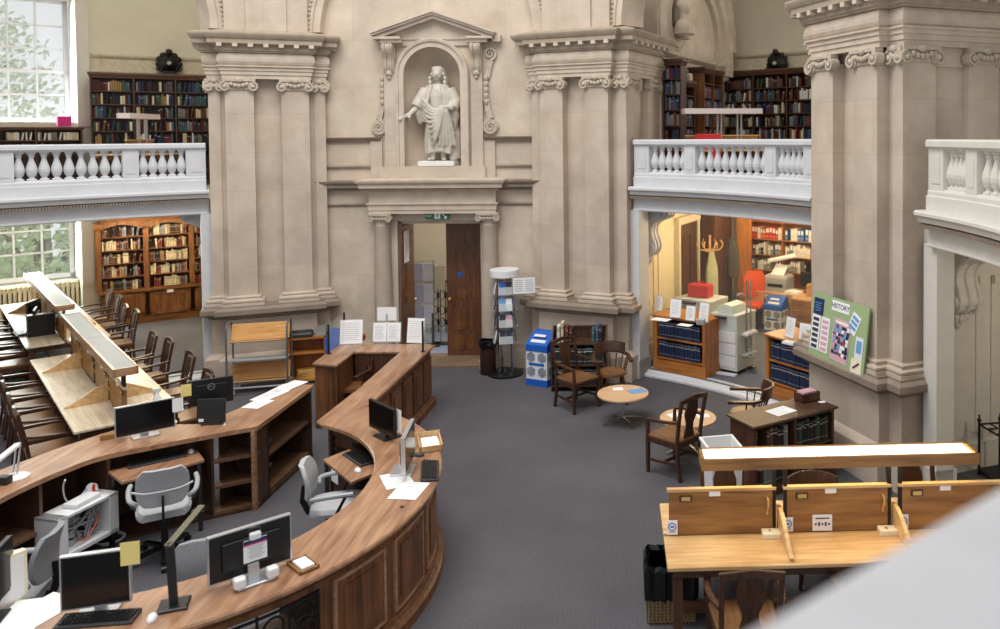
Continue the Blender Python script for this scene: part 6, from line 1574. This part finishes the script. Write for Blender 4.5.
# coat stand, cupboard, coats
q=PR(710,300,9.6); t=thing('coat_stand','pale wooden coat stand with curved hooks and a light coat, in the office','coat stand',(q.x,q.y,.08),0)
MB().tube([(0,0,.03),(0,0,1.95)],.025,10).build('pole',M['carrel'],t)
for k in range(6):
    a=PI/3*k; MB().tube(cat([Vector((0,0,1.68)),Vector((.16*math.cos(a),.16*math.sin(a),1.66)),Vector((.25*math.cos(a),.25*math.sin(a),1.76)),Vector((.21*math.cos(a),.21*math.sin(a),1.85))],4),.014,6).build('hook',M['carrel'],t)
for k in range(4): a=PI/2*k+.4; MB().tube([(0,0,.12),(.2*math.cos(a),.2*math.sin(a),.06),(.3*math.cos(a),.3*math.sin(a),.02)],.018,6).build('foot',M['carrel'],t)
def coat(lab,q,rz,mat,h=1.0,w=.2):
    b=MB(); L=[]
    for i in range(8):
        u=i/7; r=w*(.35+.65*min(1,u*3)*(1-.1*u)); L.append([(r*math.cos(2*PI*k/20)*(1+.1*math.sin(5*2*PI*k/20+u)),r*.5*math.sin(2*PI*k/20)*(1+.12*math.sin(7*2*PI*k/20)),h*(1-u)) for k in range(20)])
    o=b.rings(L).build('coat',mat,smooth=True,loc=q,rz=rz); tag(o,lab,'coat')
coat('pale green coat hanging from the wooden coat stand',Vector((q.x+.03,q.y-.13,.68)),.2,plain('coatgreen','#b9bd96',.9,var=.15),1.05,.12)
t=thing('cupboard','dark tall cupboard behind the coat stand in the office','cupboard',uv(1.25,4.15,.08),-R_(22.5)+PI/2); MB().b2(-.62,.62,0,.3,0,2.5).build('carcass',M['oakd'],t)
for x in (-.6,0.02): MB().b2(x,x+.58,-.02,0,.1,2.4).build('door',M['oakd'],t)
t=thing('partition','orange-brown wooden partition panel left of the binder shelves','panel',uv(1.58,4.62,.08),-R_(24)); MB().b2(-.15,.15,-.05,.05,0,2.6).build('panel',M['orangez'],t); MB().b2(-.17,.17,-.07,.07,0,.12).build('plinth',M['orangez'],t)
coat('dark grey coat hanging on the dark office cupboard',PR(731,262,11.0)+Vector((0,0,-.3)),-.5,plain('coatgrey','#55524c',.9,var=.2),.8,.17)
# office desk and its clutter
q=PR(785,316,11.05); t=thing('office_desk','pale office desk covered with equipment, in front of the binder shelves','desk',(q.x,q.y,.08),-R_(38))
MB().b2(-.78,.9,-.35,.35,.70,.73).build('desktop',M['beech'],t); MB().b2(-.78,.9,-.33,-.31,.05,.70).build('front_panel',M['beech'],t)
for x in (-.76,.86): MB().b2(x,x+.03,-.33,.33,0,.7).build('side_panel',M['beech'],t)
od=t
t=thing('drawer_unit','brown three-drawer unit at the right of the office recycling bin','drawers',(q.x+.30,q.y-.62,.08),-R_(38)); MB().b2(-.22,.22,-.2,.2,0,.72).build('carcass',M['beech'],t)
for k in range(3): d_=MB().b2(-.2,.2,-.215,-.2,.05+.22*k,.25+.22*k).build('drawer',M['carrelp'],t); MB().b2(-.05,.05,-.23,-.215,.16+.22*k,.175+.22*k).build('handle',M['dgrey'],d_)
def blk(nm,lab,cat_,x,y,z,d,mat,rz=0):
    o=MB().box((0,0,d[2]/2),d).build(nm,M[mat],bevel=min(d)*.08,loc=on(od,x,y,z+.731),rz=od.rotation_euler[2]+rz); tag(o,lab,cat_); return o
t=thing('printer','light grey printer on the office desk above the blue bin','printer',on(od,-.1,-.05,.731),-R_(34)); MB().stack([(-.24,-.2),(.24,-.2),(.24,.2),(-.24,.2)],[(0,0),(0,.28),(-.03,.33)]).build('body',M['plast'],t,bevel=.01); MB().b2(-.16,.16,-.215,-.19,.1,.16).build('paper_slot',M['black'],t); MB().yprism([(-.1,.33),(.15,.5),(.17,.48),(-.06,.31)],-.14,.14).build('paper_feed',M['wplas'],t)
monitor('monitor on the office desk facing left',on(od,.5,.05,.732),face(-.9,-.5),.46,.3,.1,silver=False)
blk('paper_stack','stack of loose papers at the left of the office printer','papers',-.55,-.1,0,(.36,.28,.07),'paper',.2); blk('storage_box','black box on the office desk left of the papers','box',-.63,.14,.075,(.2,.26,.14),'black'); blk('storage_box','blue box under papers on the office desk','box',-.42,.0,.072,(.26,.18,.06),'navy',.4); blk('storage_box','cardboard box on the right end of the office desk','box',.74,-.12,0,(.28,.3,.24),'card')
blk('paper_stack','pile of white papers spilling at the right of the office printer','papers',.28,-.16,0,(.3,.24,.05),'paper',-.3)
o=MB().tube([(-.3,0,0),(.3,0,.16)],.045,12).build('paper_roll',M['paper'],loc=on(od,-.05,.0,1.30),rz=od.rotation_euler[2]); tag(o,'rolled white paper lying on top of the office printer','paper roll')
office_chair('orange-backed office chair behind the office desk',Vector((*PR(752,300,10.5)[:2],.08)),-R_(20),'orangepl',1.12)
q=P(757,326,.08); t=thing('waste_bin','round black waste bin on the office floor beside the recycling bin','bin',(q.x+.0,q.y,.081),0); MB().lathe([(.13,0),(.16,.33),(.15,.33),(.12,.02)],20).build('body',M['black'],t,smooth=True)
o=MB().box((0,0,.0125),(.5,.1,.025)).build('door_wedge',M['wplas'],loc=P(722,374,.085),rz=-.5); tag(o,'white strip on the floor in front of the white photocopier','strip')
# ================================================================ GALLERY FURNITURE
def gallery_table(lab,pa,pb,tail=.6):
    a=Vector((pa.x,pa.y,0)); b_=Vector((pb.x,pb.y,0)); d_=(b_-a).normalized(); nn=Vector((-d_.y,d_.x,0)); o_=a-nn*.5; o_.z=2.95
    return carrel(lab,0,(b_-a).length,0,1.0,M['carrel'],M['carrelp'],1,1.46,origin=o_,an=math.atan2(d_.y,d_.x),name='reading_desk',gallery=True)
gallery_table('reading desk with a pale lamp trough on posts, right gallery',PR(683,110,8.05),PR(760,109,9.1))
gallery_table('reading desk with a pale lamp trough on posts, left gallery',PR(124,116,8.7),PR(153,113,9.6))
q=PR(708,134,8.0); t=thing('red_screen','red fabric desk screen showing above the right gallery balustrade','screen',(q.x,q.y,2.951),-R_(30)); MB().b2(-.24,.24,-.02,.02,.5,1.02).build('panel',M['red'],t,bevel=.01)
for x in (-.2,.2): MB().b2(x-.02,x+.02,-.15,.15,0,.02).build('foot',M['dgrey'],t); MB().b2(x-.015,x+.015,-.015,.015,.02,.5).build('leg',M['dgrey'],t)
q=PR(64,128,12.05); o=MB().box((0,0,.11),(.22,.18,.2)).build('storage_box',M['magenta'],bevel=.01,loc=(q.x,q.y,4.211),rz=R_(44)); tag(o,'small pink box on the low bookcase under the upper left window','box')
# ================================================================ NEAR PARAPET (out of focus, bottom right)
zt=3.62; L=[P(x,y,zt) for x,y in ((700,665),(780,619),(875,564),(938,528),(1000,492),(1080,448))]
d0=(L[0]-L[1]).normalized(); L=[L[0]+d0*.5]+L; d1_=(L[-1]-L[-2]).normalized(); L=L+[L[-1]+d1_*.6]
L=cat(L,4); R2=[]
for i,p in enumerate(L):
    q=(L[min(i+1,len(L)-1)]-L[max(i-1,0)]).normalized(); R2.append(Vector((q.y,-q.x,0)))
sect=[(a-.026,z) for a,z in [(.03,-.16),(0,-.13),(-.0,-.03),(.015,-.008),(.04,0),(.40,0),(.425,-.008),(.44,-.03),(.44,-.13),(.41,-.16)]]
b=MB().rings([[p+n_*a+Vector((0,0,z)) for a,z in sect] for p,n_ in zip(L,R2)]); o=struct(b.build('trim_11',M['parapet'],smooth=True))
b=MB().rings([[p+n_*a+Vector((0,0,z)) for a,z in ((.07,-.16),(.07,-.7),(.38,-.7),(.38,-.16))] for p,n_ in zip(L,R2)]); b.build('parapet_wall',M['parapet'],o)
# ================================================================ OUTSIDE THE WINDOWS
def tree(lab,loc,r,h,mat,n,sd,ml=3):
    random.seed(sd); t=thing('tree',lab,'tree',loc,0)
    b=MB(); L=[]
    for k in range(int(n*ml)):
        d_=Vector((random.gauss(0,1),random.gauss(0,1),random.gauss(0,1))).normalized()*random.uniform(.35,1)**.5
        c_=Vector((d_.x*r,d_.y*r,h+d_.z*r*.95)); s_=random.uniform(.08,.17); u=Vector((random.gauss(0,1),random.gauss(0,1),random.gauss(0,1))).normalized(); w_=u.orthogonal().normalized()*s_; v_=u.cross(w_)
        b.add([c_-w_,c_-v_*.6,c_+w_,c_+v_*.6],[(0,1,2,3)])
    b.build('crown',mat,t)
    b=MB().tube([(0,0,0),(0,0,h*.5),(0,0,h)],[.3,.24,.12],8)
    for k in range(5):
        a=1.26*k; b.tube([(0,0,h*.6),(r*.4*math.cos(a),r*.4*math.sin(a),h+.1*r),(r*.7*math.cos(a),r*.7*math.sin(a),h+r*.3)],[.1,.06,.03],6)
    b.build('trunk',M['bark'],t)
tree('leafy green tree outside the lower left window, right one',pol(-41,19,-4),2.6,5.8,M['leafd'],2600,1,1.5); tree('leafy green tree outside the lower left window, left one',pol(-50,22,-4),3.2,6.0,M['leafd'],2400,2,1.7); tree('tall tree bleached pale by daylight behind the others outside the upper left window',pol(-46,30,-4),4.2,9.6,M['leaf'],1500,3)
struct(MB().arc(14.5,60,-4.1,-4,-90,0,20).build('trim_12',M['grass']))
WORLD,E_DOME,E_WIN,E_OFF,E_BAY,E_LOB,E_GAL,EXPO=.82,1150,170,60,45,110,60,0.02
# ================================================================ LIGHT AND CAMERA
wd=bpy.data.worlds.new('world'); S.world=wd; wd.use_nodes=True; nt=wd.node_tree
bg=nt.nodes['Background']; bg.inputs[0].default_value=(.93,.96,1,1); bg.inputs[1].default_value=WORLD
def area(name,loc,size,energy,col,look,sy=None):
    l=bpy.data.lights.new(name,'AREA'); l.energy=energy; l.color=col; l.size=size
    if sy: l.shape='RECTANGLE'; l.size_y=sy
    o=bpy.data.objects.new(name,l); C.objects.link(o); o.location=loc
    d=Vector(look)-Vector(loc); o.rotation_euler=d.to_track_quat('-Z','Y').to_euler(); return o
def point(name,loc,energy,col,r=.1):
    l=bpy.data.lights.new(name,'POINT'); l.energy=energy; l.color=col; l.shadow_soft_size=r
    o=bpy.data.objects.new(name,l); C.objects.link(o); o.location=loc; return o
area('dome_daylight',(0,0,12),7,E_DOME,(1,.97,.92),(0,0,0))
area('window_daylight_upper',pol(-45,13.05,5.6),2.0,E_WIN,(.95,.98,1),pol(-45,5,4.2),2.3)
area('window_daylight_lower',pol(-45,13.05,1.8),2.0,E_WIN*.6,(.95,1,.95),pol(-45,5,.8),1.4)
for th,r in ((38,8.6),(36,10.6),(46,9.6)): point('office_ceiling_lamp',pol(th,r,2.55),E_OFF,(1,.76,.45),.12)
for th,r in ((-33,10.6),(-37,11.2),(-40,9)): point('bay_ceiling_lamp',pol(th,r,2.5),E_BAY,(1,.82,.58),.12)
for th,r in ((88,9.0),): point('bay_ceiling_lamp',pol(th,r,2.5),E_BAY*1.2,(1,.85,.65),.12)
area('window_daylight_right',pol(45,12.4,5.6),2.0,E_WIN*.5,(1,.98,.93),pol(45,5,4.6),2.3)
point('gallery_fill',pol(-36,9.8,7.6),E_GAL,(1,.96,.86),.3); point('gallery_fill',pol(36,9.8,7.6),E_GAL*.35,(1,.96,.88),.3)  # unseen fill lights added to lift the gallery walls
point('lobby_fill',(1.2,8.4,3.6),E_LOB,(1,.93,.82),.15)  # added fill, no visible fitting, brightens the lobby
cam=bpy.data.cameras.new('camera'); co=bpy.data.objects.new('camera',cam); C.objects.link(co); S.camera=co
cam.sensor_width=36; cam.sensor_fit='HORIZONTAL'; cam.lens=CF*36/1000
cam.shift_x=-(PX0-500)/1000; cam.shift_y=-(314.5-PY0)/1000; cam.clip_start=.02; cam.clip_end=200
# axes: right, up, back from the pitch / roll of the sight-line model
def axis(px,py): return ray(px,py)
fw=ray(PX0,PY0).normalized(); rt=(ray(PX0+100,PY0)-ray(PX0,PY0)).normalized(); up=rt.cross(fw)
co.matrix_world=Matrix.Translation(CO)@Matrix((rt,up,-fw)).transposed().to_4x4()
cam.dof.use_dof=True; cam.dof.focus_distance=9; cam.dof.aperture_fstop=1.8
v=S.view_settings; v.view_transform='Standard'; v.look='None'; v.gamma=1; v.use_curve_mapping=False; v.exposure=EXPO
